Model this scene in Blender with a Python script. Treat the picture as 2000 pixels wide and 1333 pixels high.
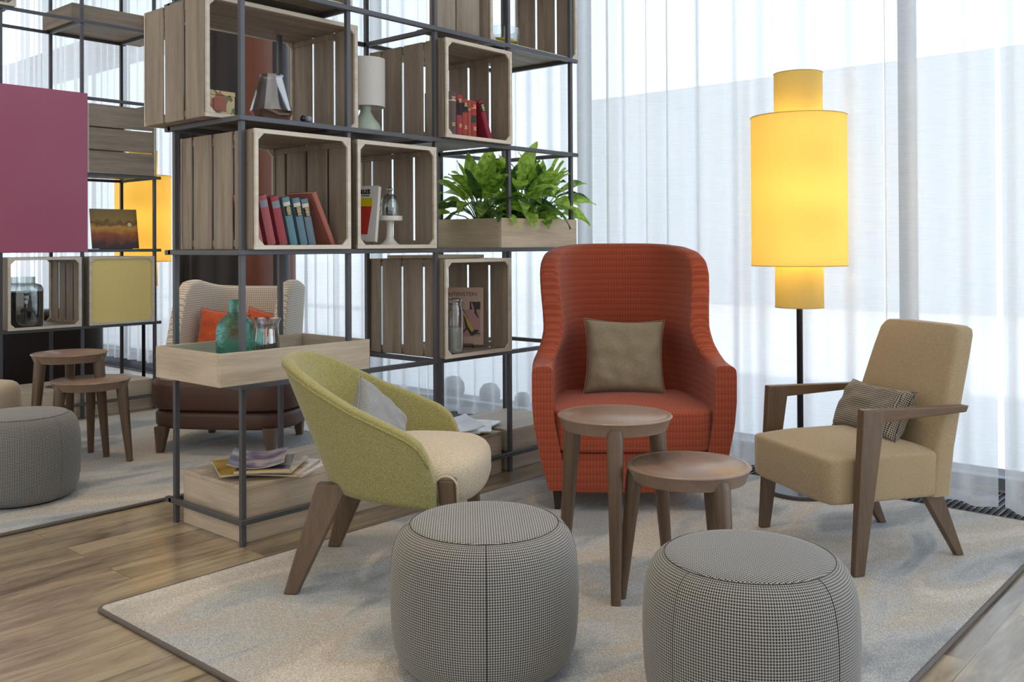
import bpy, bmesh, math, random
from mathutils import Vector, Matrix, noise
random.seed(7)
for o in list(bpy.data.objects): bpy.data.objects.remove(o)
SC = bpy.context.scene
COL = SC.collection
PI = math.pi
# World axes: +x runs along the open shelf towards the window, +y runs along the window wall away from the camera, z up. Metres.

# ------------------------------------------------------------------ camera
cam_d = bpy.data.cameras.new('camera'); cam = bpy.data.objects.new('camera', cam_d); COL.objects.link(cam)
cam_d.sensor_width = 36.0; cam_d.lens = 33.129; cam_d.shift_y = -0.10009; cam_d.clip_start = 0.05; cam_d.clip_end = 200
R_ = Vector((0.65897, -0.75215, -0.0051)); U_ = Vector((-0.00204, -0.00857, 0.99996)); F_ = Vector((0.75217, 0.65893, 0.00718))
m = Matrix.Identity(4)
for i in range(3):
    m[i][0] = R_[i]; m[i][1] = U_[i]; m[i][2] = -F_[i]
m[0][3], m[1][3], m[2][3] = -1.9639, -3.0546, 1.1119
cam.matrix_world = m
SC.camera = cam

# ------------------------------------------------------------------ world and lights
SC.view_settings.view_transform = 'Standard'; SC.view_settings.look = 'None'
SC.view_settings.exposure = 0.95; SC.view_settings.gamma = 1.0; SC.view_settings.use_curve_mapping = False
W = bpy.data.worlds.new('world'); SC.world = W; W.use_nodes = True
nt = W.node_tree; nt.nodes.clear()
wo = nt.nodes.new('ShaderNodeOutputWorld'); bg = nt.nodes.new('ShaderNodeBackground')
tc = nt.nodes.new('ShaderNodeTexCoord'); sx = nt.nodes.new('ShaderNodeSeparateXYZ')
mr = nt.nodes.new('ShaderNodeMapRange'); mr.inputs[1].default_value = -0.25; mr.inputs[2].default_value = 0.30; mr.interpolation_type = 'SMOOTHSTEP'
mx = nt.nodes.new('ShaderNodeMix'); mx.data_type = 'RGBA'
WORLD_ROOM = (0.50, 0.475, 0.445, 1); WORLD_SKY = (1.08, 1.22, 1.42, 1)
mx.inputs[6].default_value = WORLD_ROOM; mx.inputs[7].default_value = WORLD_SKY
nt.links.new(tc.outputs['Generated'], sx.inputs[0]); nt.links.new(sx.outputs[0], mr.inputs[0]); nt.links.new(mr.outputs[0], mx.inputs[0])
nt.links.new(mx.outputs[2], bg.inputs[0]); bg.inputs[1].default_value = 1.0; nt.links.new(bg.outputs[0], wo.inputs[0])

def lamp(name, kind, loc, power, color=(1, 1, 1), size=0.1, rot=(0, 0, 0), spot=None, blend=0.6):
    d = bpy.data.lights.new(name, kind); d.energy = power; d.color = color
    if kind == 'AREA': d.size = size
    elif kind in ('POINT', 'SPOT'): d.shadow_soft_size = size
    if kind == 'SPOT': d.spot_size = spot; d.spot_blend = blend
    o = bpy.data.objects.new(name, d); COL.objects.link(o); o.location = loc; o.rotation_euler = rot
    return o
WARM = (1.0, 0.72, 0.42)
sun = bpy.data.lights.new('sun', 'SUN'); sun.energy = 1.4; sun.angle = math.radians(4); sun.color = (1.0, 0.98, 0.95)
so = bpy.data.objects.new('sun', sun); COL.objects.link(so)
so.rotation_euler = Vector((0.52, 0.10, -0.85)).to_track_quat('-Z', 'Y').to_euler()
# ceiling downlights
for i, (x, y, p) in enumerate([(0.30, -1.05, 26), (-0.5, -0.6, 22), (0.5, 1.9, 30), (-0.9, -2.2, 26), (1.2, -1.3, 14), (-0.6, 0.9, 26)]):
    lamp('ceiling_spot', 'SPOT', (x, y, 2.9), p, WARM, 0.06, (0, 0, 0), math.radians(58), 0.8)

# ------------------------------------------------------------------ helpers
class MB:
    """collects shapes and links them as ONE mesh object"""
    def __init__(s): s.bm = bmesh.new(); s.uv = None
    def face(s, vs, mi=0):
        try: f = s.bm.faces.new(vs); f.material_index = mi; return f
        except ValueError: return None
    def box(s, x0, x1, y0, y1, z0, z1, mi=0, M=None):
        P = [Vector((x, y, z)) for z in (z0, z1) for y in (y0, y1) for x in (x0, x1)]
        if M is not None: P = [M @ p for p in P]
        v = [s.bm.verts.new(p) for p in P]
        for q in ((0, 2, 3, 1), (4, 5, 7, 6), (0, 1, 5, 4), (2, 6, 7, 3), (0, 4, 6, 2), (1, 3, 7, 5)): s.face([v[i] for i in q], mi)
        return s
    def hexa(s, bot, top, mi=0):
        """bot and top: 4 points each, counter-clockwise seen from above"""
        a = [s.bm.verts.new(p) for p in bot]; b = [s.bm.verts.new(p) for p in top]
        s.face(a[::-1], mi); s.face(b, mi)
        for i in range(4): s.face([a[i], a[(i + 1) % 4], b[(i + 1) % 4], b[i]], mi)
        return s
    def prism(s, poly, d, mi=0):
        """poly: list of 3D points (planar), d: extrusion vector"""
        a = [s.bm.verts.new(p) for p in poly]; b = [s.bm.verts.new(Vector(p) + Vector(d)) for p in poly]
        s.face(a[::-1], mi); s.face(b, mi); n = len(a)
        for i in range(n): s.face([a[i], a[(i + 1) % n], b[(i + 1) % n], b[i]], mi)
        return s
    def rings(s, R, closed=True, cap0=True, cap1=True, mi=0):
        vs = [[s.bm.verts.new(p) for p in r] for r in R]; n = len(vs[0])
        for a, b in zip(vs[:-1], vs[1:]):
            for i in range(n if closed else n - 1):
                s.face([a[i], a[(i + 1) % n], b[(i + 1) % n], b[i]], mi)
        if closed and cap0: s.face(vs[0][::-1], mi)
        if closed and cap1: s.face(vs[-1], mi)
        return s
    def tube(s, pts, r, n=10, mi=0, cyclic=False):
        pts = [Vector(p) for p in pts]; R = []; up = Vector((0.137, 0.241, 0.96)); N = len(pts)
        for i, p in enumerate(pts):
            if cyclic: t = pts[(i + 1) % N] - pts[i - 1]
            else: t = pts[min(i + 1, N - 1)] - pts[max(i - 1, 0)]
            t.normalize(); a = t.cross(up)
            if a.length < 1e-3: a = t.cross(Vector((1, 0, 0)))
            a.normalize(); b = t.cross(a); rr = r[i] if isinstance(r, (list, tuple)) else r
            R.append([p + a * rr * math.cos(2 * PI * k / n) + b * rr * math.sin(2 * PI * k / n) for k in range(n)])
            up = b if False else up
        if cyclic: R.append(R[0]); return s.rings(R, True, False, False, mi)
        return s.rings(R, mi=mi)
    def lathe(s, prof, n=48, c=(0, 0), mi=0, cap=True, uvr=None):
        """prof: [(r,z)] bottom to top"""
        cx, cy = c; rings = []; cols = n + 1
        uvl = s.bm.loops.layers.uv.verify()
        L = [0]
        for (r0, z0), (r1, z1) in zip(prof[:-1], prof[1:]): L.append(L[-1] + math.hypot(r1 - r0, z1 - z0))
        for r, z in prof:
            rings.append([s.bm.verts.new((cx + r * math.cos(2 * PI * k / n), cy + r * math.sin(2 * PI * k / n), z)) for k in range(n)])
        rm = uvr or max(r for r, z in prof)
        for j in range(len(prof) - 1):
            for k in range(n):
                f = s.face([rings[j][k], rings[j][(k + 1) % n], rings[j + 1][(k + 1) % n], rings[j + 1][k]], mi)
                if f:
                    us = [k, k + 1, k + 1, k]; jj = [j, j, j + 1, j + 1]
                    for lp, uu, q in zip(f.loops, us, jj): lp[uvl].uv = (uu * 2 * PI * rm / n, L[q])
        if cap:
            if prof[0][0] > 1e-5: s.face(rings[0][::-1], mi)
            if prof[-1][0] > 1e-5: s.face(rings[-1], mi)
        return s
    def build(s, name, mats, parent=None, smooth=False, bevel=0, seg=2, loc=None, rotz=0, rot=None, subsurf=0, auto=None):
        bmesh.ops.remove_doubles(s.bm, verts=s.bm.verts, dist=1e-6)
        bmesh.ops.recalc_face_normals(s.bm, faces=s.bm.faces)
        if not s.bm.loops.layers.uv:
            uvl = s.bm.loops.layers.uv.new('UVMap')
            for f in s.bm.faces:
                n = f.normal; ax = max(range(3), key=lambda i: abs(n[i]))
                for lp in f.loops:
                    c = lp.vert.co; lp[uvl].uv = ((c.y, c.z), (c.x, c.z), (c.x, c.y))[ax]
        me = bpy.data.meshes.new(name); s.bm.to_mesh(me); s.bm.free()
        o = bpy.data.objects.new(name, me); COL.objects.link(o)
        for mt in (mats if isinstance(mats, (list, tuple)) else [mats]): me.materials.append(mt)
        if smooth or auto:
            for p in me.polygons: p.use_smooth = True
            if auto:
                try: me.set_sharp_from_angle(angle=math.radians(auto))
                except Exception: pass
        if bevel:
            b = o.modifiers.new('bevel', 'BEVEL'); b.width = bevel; b.segments = seg; b.limit_method = 'ANGLE'; b.angle_limit = math.radians(40)
            b.harden_normals = False
        if subsurf:
            b = o.modifiers.new('sub', 'SUBSURF'); b.levels = subsurf; b.render_levels = subsurf
        if parent: o.parent = parent
        if loc: o.location = loc
        if rot: o.rotation_euler = rot
        elif rotz: o.rotation_euler = (0, 0, rotz)
        return o

def tag(o, label=None, cat=None, group=None, kind=None):
    if label: o['label'] = label
    if cat: o['category'] = cat
    if group: o['group'] = group
    if kind: o['kind'] = kind
    return o
def thing(name, label, cat, loc=(0, 0, 0), rotz=0, group=None, rot=None):
    o = bpy.data.objects.new(name, None); COL.objects.link(o); o.empty_display_size = 0.05
    o.location = loc; o.rotation_euler = rot if rot else (0, 0, rotz)
    return tag(o, label, cat, group)
def dup(root, loc, rotz, label, group=None):
    r = root.copy(); COL.objects.link(r); r.location = loc; r.rotation_euler = (0, 0, rotz); r['label'] = label
    if group: r['group'] = group
    for ch in list(root.children):
        c = ch.copy(); COL.objects.link(c); c.parent = r
        for g in ch.children:
            d = g.copy(); COL.objects.link(d); d.parent = c
    return r
def text_mesh(name, body, size, mat, parent, M, extrude=0.0004, bold=0.0):
    cu = bpy.data.curves.new(name, 'FONT'); cu.body = body; cu.size = size; cu.extrude = extrude; cu.offset = bold
    t = bpy.data.objects.new(name + '_tmp', cu); COL.objects.link(t)
    dg = bpy.context.evaluated_depsgraph_get(); dg.update()
    me = bpy.data.meshes.new_from_object(t.evaluated_get(dg)); bpy.data.objects.remove(t)
    me.materials.clear(); me.materials.append(mat)
    o = bpy.data.objects.new(name, me); COL.objects.link(o); o.parent = parent; o.matrix_local = M
    return o

# ------------------------------------------------------------------ materials
MATS = {}
def nodes(name):
    mt = bpy.data.materials.new(name); mt.use_nodes = True; t = mt.node_tree
    b = t.nodes['Principled BSDF']; MATS[name] = mt
    return mt, t, b
def N(t, kind, **kw):
    n = t.nodes.new(kind)
    for k, v in kw.items(): setattr(n, k, v)
    return n
def plain(name, col, rough=0.6, metal=0.0, spec=0.5, bump=0, bscale=200):
    mt, t, b = nodes(name); b.inputs['Base Color'].default_value = (*col, 1); b.inputs['Roughness'].default_value = rough
    b.inputs['Metallic'].default_value = metal; b.inputs['Specular IOR Level'].default_value = spec
    tcn = N(t, 'ShaderNodeTexCoord'); nz = N(t, 'ShaderNodeTexNoise'); nz.inputs['Scale'].default_value = bscale
    t.links.new(tcn.outputs['Object'], nz.inputs['Vector'])
    hs = N(t, 'ShaderNodeHueSaturation'); hs.inputs['Color'].default_value = (*col, 1)
    r = N(t, 'ShaderNodeMapRange'); r.inputs[3].default_value = 0.92; r.inputs[4].default_value = 1.08
    t.links.new(nz.outputs[0], r.inputs[0]); t.links.new(r.outputs[0], hs.inputs['Value']); t.links.new(hs.outputs[0], b.inputs['Base Color'])
    if bump:
        bp = N(t, 'ShaderNodeBump'); bp.inputs['Strength'].default_value = bump; bp.inputs['Distance'].default_value = 0.002
        t.links.new(nz.outputs[0], bp.inputs['Height']); t.links.new(bp.outputs[0], b.inputs['Normal'])
    return mt
def wood(name, c0, c1, axis='X', rough=0.55, scale=1.0, spec=0.35, contrast=1.0):
    mt, t, b = nodes(name); tcn = N(t, 'ShaderNodeTexCoord'); mp = N(t, 'ShaderNodeMapping')
    s = [22 * scale] * 3; s['XYZ'.index(axis)] = 1.6 * scale; mp.inputs['Scale'].default_value = s
    oi = N(t, 'ShaderNodeObjectInfo'); va = N(t, 'ShaderNodeVectorMath', operation='MULTIPLY_ADD')
    t.links.new(tcn.outputs['Object'], mp.inputs['Vector'])
    va.inputs[1].default_value = (1, 1, 1); t.links.new(mp.outputs[0], va.inputs[0])
    cmb = N(t, 'ShaderNodeCombineXYZ'); ml = N(t, 'ShaderNodeMath', operation='MULTIPLY'); ml.inputs[1].default_value = 37
    t.links.new(oi.outputs['Random'], ml.inputs[0])
    for i in range(3): t.links.new(ml.outputs[0], cmb.inputs[i])
    t.links.new(cmb.outputs[0], va.inputs[2])
    n1 = N(t, 'ShaderNodeTexNoise'); n1.inputs['Scale'].default_value = 1.0; n1.inputs['Detail'].default_value = 4; n1.inputs['Distortion'].default_value = 0.6
    n2 = N(t, 'ShaderNodeTexNoise'); n2.inputs['Scale'].default_value = 7.0; n2.inputs['Detail'].default_value = 2
    t.links.new(va.outputs[0], n1.inputs['Vector']); t.links.new(va.outputs[0], n2.inputs['Vector'])
    ad = N(t, 'ShaderNodeMath', operation='MULTIPLY_ADD'); ad.inputs[1].default_value = 0.45
    t.links.new(n2.outputs[0], ad.inputs[0]); t.links.new(n1.outputs[0], ad.inputs[2])
    r = N(t, 'ShaderNodeMapRange'); r.inputs[1].default_value = 0.72 - 0.28 * contrast; r.inputs[2].default_value = 0.72 + 0.28 * contrast
    t.links.new(ad.outputs[0], r.inputs[0])
    mxn = N(t, 'ShaderNodeMix', data_type='RGBA'); mxn.inputs[6].default_value = (*c0, 1); mxn.inputs[7].default_value = (*c1, 1)
    t.links.new(r.outputs[0], mxn.inputs[0]); t.links.new(mxn.outputs[2], b.inputs['Base Color'])
    b.inputs['Roughness'].default_value = rough; b.inputs['Specular IOR Level'].default_value = spec
    bp = N(t, 'ShaderNodeBump'); bp.inputs['Strength'].default_value = 0.15; bp.inputs['Distance'].default_value = 0.001
    t.links.new(n2.outputs[0], bp.inputs['Height']); t.links.new(bp.outputs[0], b.inputs['Normal'])
    return mt
def fabric(name, c0, c1, scale=500, rough=0.9, bump=0.3, sheen=0.3, weave=True):
    """two-tone melange cloth"""
    mt, t, b = nodes(name); tcn = N(t, 'ShaderNodeTexCoord')
    nz = N(t, 'ShaderNodeTexNoise'); nz.inputs['Scale'].default_value = scale; nz.inputs['Detail'].default_value = 2
    t.links.new(tcn.outputs['Object'], nz.inputs['Vector'])
    r = N(t, 'ShaderNodeMapRange'); r.inputs[1].default_value = 0.38; r.inputs[2].default_value = 0.62
    t.links.new(nz.outputs[0], r.inputs[0])
    mxn = N(t, 'ShaderNodeMix', data_type='RGBA'); mxn.inputs[6].default_value = (*c0, 1); mxn.inputs[7].default_value = (*c1, 1)
    t.links.new(r.outputs[0], mxn.inputs[0]); t.links.new(mxn.outputs[2], b.inputs['Base Color'])
    b.inputs['Roughness'].default_value = rough; b.inputs['Sheen Weight'].default_value = sheen; b.inputs['Specular IOR Level'].default_value = 0.15
    bp = N(t, 'ShaderNodeBump'); bp.inputs['Strength'].default_value = bump; bp.inputs['Distance'].default_value = 0.0015
    t.links.new(nz.outputs[0], bp.inputs['Height']); t.links.new(bp.outputs[0], b.inputs['Normal'])
    return mt
def wave_cell(t, vec, axis, period, duty=0.5):
    sp = N(t, 'ShaderNodeSeparateXYZ'); t.links.new(vec, sp.inputs[0])
    d = N(t, 'ShaderNodeMath', operation='DIVIDE'); d.inputs[1].default_value = period; t.links.new(sp.outputs[axis], d.inputs[0])
    f = N(t, 'ShaderNodeMath', operation='FRACT'); t.links.new(d.outputs[0], f.inputs[0])
    return d, f
def houndstooth(name, light, dark, period, uv=False):
    mt, t, b = nodes(name); tcn = N(t, 'ShaderNodeTexCoord')
    vec = tcn.outputs['UV' if uv else 'Object']
    if not uv:
        mp = N(t, 'ShaderNodeMapping'); t.links.new(vec, mp.inputs[0]); vec = mp.outputs[0]
    da, fa = wave_cell(t, vec, 0, period); db, fb = wave_cell(t, vec, 1 if uv else 2, period)
    A = N(t, 'ShaderNodeMath', operation='GREATER_THAN'); A.inputs[1].default_value = 0.5; t.links.new(fa.outputs[0], A.inputs[0])
    B = N(t, 'ShaderNodeMath', operation='GREATER_THAN'); B.inputs[1].default_value = 0.5; t.links.new(fb.outputs[0], B.inputs[0])
    sm = N(t, 'ShaderNodeMath', operation='ADD'); t.links.new(da.outputs[0], sm.inputs[0]); t.links.new(db.outputs[0], sm.inputs[1])
    m4 = N(t, 'ShaderNodeMath', operation='MULTIPLY'); m4.inputs[1].default_value = 2.0; t.links.new(sm.outputs[0], m4.inputs[0])
    fr = N(t, 'ShaderNodeMath', operation='FRACT'); t.links.new(m4.outputs[0], fr.inputs[0])
    T = N(t, 'ShaderNodeMath', operation='GREATER_THAN'); T.inputs[1].default_value = 0.5; t.links.new(fr.outputs[0], T.inputs[0])
    # A==B -> A, else T
    df = N(t, 'ShaderNodeMath', operation='SUBTRACT'); t.links.new(A.outputs[0], df.inputs[0]); t.links.new(B.outputs[0], df.inputs[1])
    ab = N(t, 'ShaderNodeMath', operation='ABSOLUTE'); t.links.new(df.outputs[0], ab.inputs[0])
    mv = N(t, 'ShaderNodeMix'); t.links.new(ab.outputs[0], mv.inputs[0]); t.links.new(A.outputs[0], mv.inputs[2]); t.links.new(T.outputs[0], mv.inputs[3])
    mxn = N(t, 'ShaderNodeMix', data_type='RGBA'); mxn.inputs[6].default_value = (*dark, 1); mxn.inputs[7].default_value = (*light, 1)
    t.links.new(mv.outputs[0], mxn.inputs[0]); t.links.new(mxn.outputs[2], b.inputs['Base Color'])
    b.inputs['Roughness'].default_value = 0.9; b.inputs['Specular IOR Level'].default_value = 0.15; b.inputs['Sheen Weight'].default_value = 0.2
    bp = N(t, 'ShaderNodeBump'); bp.inputs['Strength'].default_value = 0.4; bp.inputs['Distance'].default_value = 0.001
    t.links.new(mv.outputs[0], bp.inputs['Height']); t.links.new(bp.outputs[0], b.inputs['Normal'])
    return mt
def glass(name, col, rough=0.02, alpha=0.75, metal=0):
    mt, t, b = nodes(name); b.inputs['Base Color'].default_value = (*col, 1); b.inputs['Roughness'].default_value = rough
    b.inputs['Transmission Weight'].default_value = 1.0; b.inputs['IOR'].default_value = 1.45
    return mt
def thin_glass(name, col, trans=0.8):
    """thin pane or thin blown glass: clear part plus glossy part that grows at grazing angles"""
    mt, t, b = nodes(name); t.nodes.remove(b); out = t.nodes['Material Output']
    tr = N(t, 'ShaderNodeBsdfTransparent'); tr.inputs[0].default_value = (*col, 1)
    gl = N(t, 'ShaderNodeBsdfGlossy'); gl.inputs['Roughness'].default_value = 0.05
    lw = N(t, 'ShaderNodeLayerWeight'); lw.inputs[0].default_value = 0.35
    r = N(t, 'ShaderNodeMapRange'); r.inputs[3].default_value = 1 - trans; r.inputs[4].default_value = 0.75
    mxs = N(t, 'ShaderNodeMixShader'); t.links.new(lw.outputs['Facing'], r.inputs[0]); t.links.new(r.outputs[0], mxs.inputs[0])
    t.links.new(tr.outputs[0], mxs.inputs[1]); t.links.new(gl.outputs[0], mxs.inputs[2]); t.links.new(mxs.outputs[0], out.inputs[0])
    return mt

OAK0, OAK1 = (0.195, 0.158, 0.120), (0.375, 0.315, 0.250)
wood_x = wood('greyed_oak_along_x', OAK0, OAK1, 'X'); wood_y = wood('greyed_oak_along_y', OAK0, OAK1, 'Y'); wood_z = wood('greyed_oak_along_z', OAK0, OAK1, 'Z')
PO0, PO1 = (0.40, 0.33, 0.24), (0.64, 0.55, 0.43)
pale_x = wood('pale_oak_along_x', PO0, PO1, 'X'); pale_y = wood('pale_oak_along_y', PO0, PO1, 'Y'); pale_z = wood('pale_oak_along_z', PO0, PO1, 'Z')
edge_wood = wood('light_plywood_edge', (0.58, 0.52, 0.42), (0.74, 0.68, 0.58), 'X', contrast=0.8)
walnut = wood('stained_beech', (0.088, 0.055, 0.034), (0.165, 0.108, 0.068), 'Z', rough=0.38, scale=1.2, spec=0.5)
walnut_top = wood('stained_beech_top_window_sheen', (0.20, 0.135, 0.098), (0.285, 0.200, 0.150), 'X', rough=0.32, scale=0.7, spec=0.5)  # table tops: window reflection put into the colour as a lighter, paler beech
dark_metal = plain('dark_grey_powder_coat', (0.095, 0.098, 0.110), 0.40, 0.35)
black_metal = plain('black_metal', (0.02, 0.02, 0.022), 0.4, 0.3)
white_ceramic = plain('white_glaze', (0.80, 0.78, 0.72), 0.3)
orange_mat = None

def carpet_mat():
    mt, t, b = nodes('carpet_pile'); tcn = N(t, 'ShaderNodeTexCoord')
    mp = N(t, 'ShaderNodeMapping'); mp.inputs['Scale'].default_value = (1.0, 2.3, 1); mp.inputs['Rotation'].default_value = (0, 0, 0.5); t.links.new(tcn.outputs['Object'], mp.inputs[0])
    big = N(t, 'ShaderNodeTexNoise'); big.inputs['Scale'].default_value = 1.5; big.inputs['Detail'].default_value = 4; big.inputs['Distortion'].default_value = 0.7
    t.links.new(mp.outputs[0], big.inputs['Vector'])
    cr = N(t, 'ShaderNodeValToRGB'); e = cr.color_ramp.elements
    e[0].position = 0.36; e[0].color = (0.29, 0.325, 0.35, 1); e[1].position = 0.63; e[1].color = (0.68, 0.64, 0.57, 1)
    q = e.new(0.46); q.color = (0.52, 0.545, 0.55, 1); q = e.new(0.56); q.color = (0.55, 0.51, 0.44, 1)
    t.links.new(big.outputs[0], cr.inputs[0])
    fine = N(t, 'ShaderNodeTexNoise'); fine.inputs['Scale'].default_value = 260; fine.inputs['Detail'].default_value = 3; t.links.new(tcn.outputs['Object'], fine.inputs['Vector'])
    r = N(t, 'ShaderNodeMapRange'); r.inputs[1].default_value = 0.35; r.inputs[2].default_value = 0.65; r.inputs[3].default_value = 0.62; r.inputs[4].default_value = 1.24; t.links.new(fine.outputs[0], r.inputs[0])
    hs = N(t, 'ShaderNodeHueSaturation'); t.links.new(cr.outputs[0], hs.inputs['Color']); t.links.new(r.outputs[0], hs.inputs['Value'])
    t.links.new(hs.outputs[0], b.inputs['Base Color']); b.inputs['Roughness'].default_value = 0.95; b.inputs['Specular IOR Level'].default_value = 0.1; b.inputs['Sheen Weight'].default_value = 0.3
    bp = N(t, 'ShaderNodeBump'); bp.inputs['Strength'].default_value = 0.8; bp.inputs['Distance'].default_value = 0.006
    t.links.new(fine.outputs[0], bp.inputs['Height']); t.links.new(bp.outputs[0], b.inputs['Normal'])
    return mt
carpet = carpet_mat()
binding = plain('carpet_binding', (0.13, 0.115, 0.105), 0.8, bump=0.4, bscale=400)

def floor_mat():
    mt, t, b = nodes('oak_floorboards'); tcn = N(t, 'ShaderNodeTexCoord')
    br = N(t, 'ShaderNodeTexBrick'); br.offset = 0.37; br.offset_frequency = 2
    br.inputs['Scale'].default_value = 1.0; br.inputs['Brick Width'].default_value = 1.15; br.inputs['Row Height'].default_value = 0.165
    br.inputs['Mortar Size'].default_value = 0.0012; br.inputs['Mortar Smooth'].default_value = 0.2; br.inputs['Bias'].default_value = 0.0
    br.inputs['Color1'].default_value = (0, 0, 0, 1); br.inputs['Color2'].default_value = (1, 1, 1, 1); br.inputs['Mortar'].default_value = (0.5, 0.5, 0.5, 1)
    t.links.new(tcn.outputs['Object'], br.inputs['Vector'])
    sp = N(t, 'ShaderNodeSeparateColor'); t.links.new(br.outputs['Color'], sp.inputs[0])
    # per-plank offset of the grain
    cmb = N(t, 'ShaderNodeCombineXYZ'); ml = N(t, 'ShaderNodeMath', operation='MULTIPLY'); ml.inputs[1].default_value = 23; t.links.new(sp.outputs[0], ml.inputs[0])
    t.links.new(ml.outputs[0], cmb.inputs[0]); t.links.new(ml.outputs[0], cmb.inputs[1])
    mp = N(t, 'ShaderNodeMapping'); mp.inputs['Scale'].default_value = (1.3, 9, 1); t.links.new(tcn.outputs['Object'], mp.inputs[0])
    va = N(t, 'ShaderNodeVectorMath', operation='ADD'); t.links.new(mp.outputs[0], va.inputs[0]); t.links.new(cmb.outputs[0], va.inputs[1])
    n1 = N(t, 'ShaderNodeTexNoise'); n1.inputs['Scale'].default_value = 1.6; n1.inputs['Detail'].default_value = 6; n1.inputs['Distortion'].default_value = 1.0; t.links.new(va.outputs[0], n1.inputs['Vector'])
    n2 = N(t, 'ShaderNodeTexNoise'); n2.inputs['Scale'].default_value = 12; n2.inputs['Detail'].default_value = 3; t.links.new(va.outputs[0], n2.inputs['Vector'])
    ad = N(t, 'ShaderNodeMath', operation='MULTIPLY_ADD'); ad.inputs[1].default_value = 0.35; t.links.new(n2.outputs[0], ad.inputs[0]); t.links.new(n1.outputs[0], ad.inputs[2])
    ad2 = N(t, 'ShaderNodeMath', operation='MULTIPLY_ADD'); ad2.inputs[1].default_value = 0.22; t.links.new(sp.outputs[0], ad2.inputs[0]); t.links.new(ad.outputs[0], ad2.inputs[2])
    cr = N(t, 'ShaderNodeValToRGB'); e = cr.color_ramp.elements
    e[0].position = 0.50; e[0].color = (0.130, 0.102, 0.070, 1); e[1].position = 1.0; e[1].color = (0.46, 0.375, 0.255, 1)
    q = e.new(0.68); q.color = (0.235, 0.190, 0.130, 1); q = e.new(0.84); q.color = (0.355, 0.290, 0.195, 1)
    t.links.new(ad2.outputs[0], cr.inputs[0])
    mm = N(t, 'ShaderNodeMix', data_type='RGBA'); mm.inputs[7].default_value = (0.09, 0.06, 0.035, 1); t.links.new(br.outputs['Fac'], mm.inputs[0]); t.links.new(cr.outputs[0], mm.inputs[6])
    t.links.new(mm.outputs[2], b.inputs['Base Color']); b.inputs['Roughness'].default_value = 0.30; b.inputs['Specular IOR Level'].default_value = 0.5
    r = N(t, 'ShaderNodeMapRange'); r.inputs[3].default_value = 0.24; r.inputs[4].default_value = 0.42; t.links.new(n1.outputs[0], r.inputs[0]); t.links.new(r.outputs[0], b.inputs['Roughness'])
    b.inputs['Coat Weight'].default_value = 0.55; b.inputs['Coat Roughness'].default_value = 0.16
    bp = N(t, 'ShaderNodeBump'); bp.inputs['Strength'].default_value = 0.12; bp.inputs['Distance'].default_value = 0.002
    t.links.new(n2.outputs[0], bp.inputs['Height']); t.links.new(bp.outputs[0], b.inputs['Normal'])
    return mt

# ------------------------------------------------------------------ the setting
floor = MB().box(-5, 2.75, -6, 11, -0.06, 0.0).build('floor', floor_mat()); tag(floor, kind='structure')
ceil = MB().box(-5, 2.9, -6, 11, 4.40, 4.52).build('ceiling', plain('ceiling_white', (0.80, 0.79, 0.77), 0.9)); tag(ceil, kind='structure')
# recessed convector grille along the window
gm = MB()
gm.box(2.19, 2.60, -3.6, 9.5, 0.0002, 0.0012)
g0 = gm.build('trim_1', plain('grille_well_black', (0.006, 0.006, 0.007), 0.7)); tag(g0, kind='structure')
gm = MB(); y = -3.6
gm.box(2.185, 2.197, -3.6, 9.5, 0.0012, 0.008); gm.box(2.59, 2.602, -3.6, 9.5, 0.0012, 0.008)
while y < 6.0:
    gm.box(2.197, 2.59, y, y + 0.007, 0.0012, 0.007); y += 0.026
g1 = gm.build('trim_2', plain('grille_bars', (0.045, 0.045, 0.05), 0.4, 0.6)); tag(g1, kind='structure')
# window wall: frames and panes
frame_m = plain('window_frame_grey', (0.16, 0.18, 0.21), 0.5)
pane_m = thin_glass('window_glass', (0.96, 0.98, 0.98), 0.97)
sill_m = plain('window_plinth', (0.42, 0.41, 0.42), 0.8)
MUL = [-3.6, -1.95 + 0.42, 0.44, 2.40, 4.36, 6.32, 8.30, 10.2]
MUL = [-3.55, -1.50, 0.44, 2.40, 4.36, 6.32, 8.28]
for i in range(len(MUL) - 1):
    a, b_ = MUL[i], MUL[i + 1]
    mb = MB(); mb.box(2.68, 2.74, a, a + 0.035, 0.0, 4.38); mb.box(2.68, 2.74, b_ - 0.035, b_, 0.0, 4.38); mb.box(2.68, 2.74, a, b_, 0.0, 0.05); mb.box(2.68, 2.74, a, b_, 4.33, 4.38)
    w = mb.build('window_%d' % (i + 1), frame_m); tag(w, kind='structure')
    MB().box(2.705, 2.711, a + 0.035, b_ - 0.035, 0.05, 4.33).build('pane', pane_m, w)
# outside
pav = MB().box(3.02, 40, -30, 60, -0.08, -0.03).build('ground', plain('pale_paving', (0.86, 0.87, 0.88), 0.8)); tag(pav, kind='structure')
krb = MB().box(2.76, 3.02, -6, 12, -0.12, 0.02).build('trim_3', plain('dark_kerb', (0.14, 0.13, 0.14), 0.8)); tag(krb, kind='structure')
bd = MB(); bd.box(14, 16, -14, 9.0, -0.03, 4.15)
tag(bd.build('building', plain('pale_render', (0.70, 0.76, 0.84), 0.9)), 'pale low building outside, seen faintly through the sheer curtains', 'building')
br = MB(); br.box(6.0, 6.5, 8.5, 24, 4.50, 5.0)
tag(br.build('footbridge', plain('bridge_grey', (0.22, 0.24, 0.27), 0.8)), 'dark horizontal overhang outside, seen faintly through the far left curtains', 'bridge')

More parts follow.
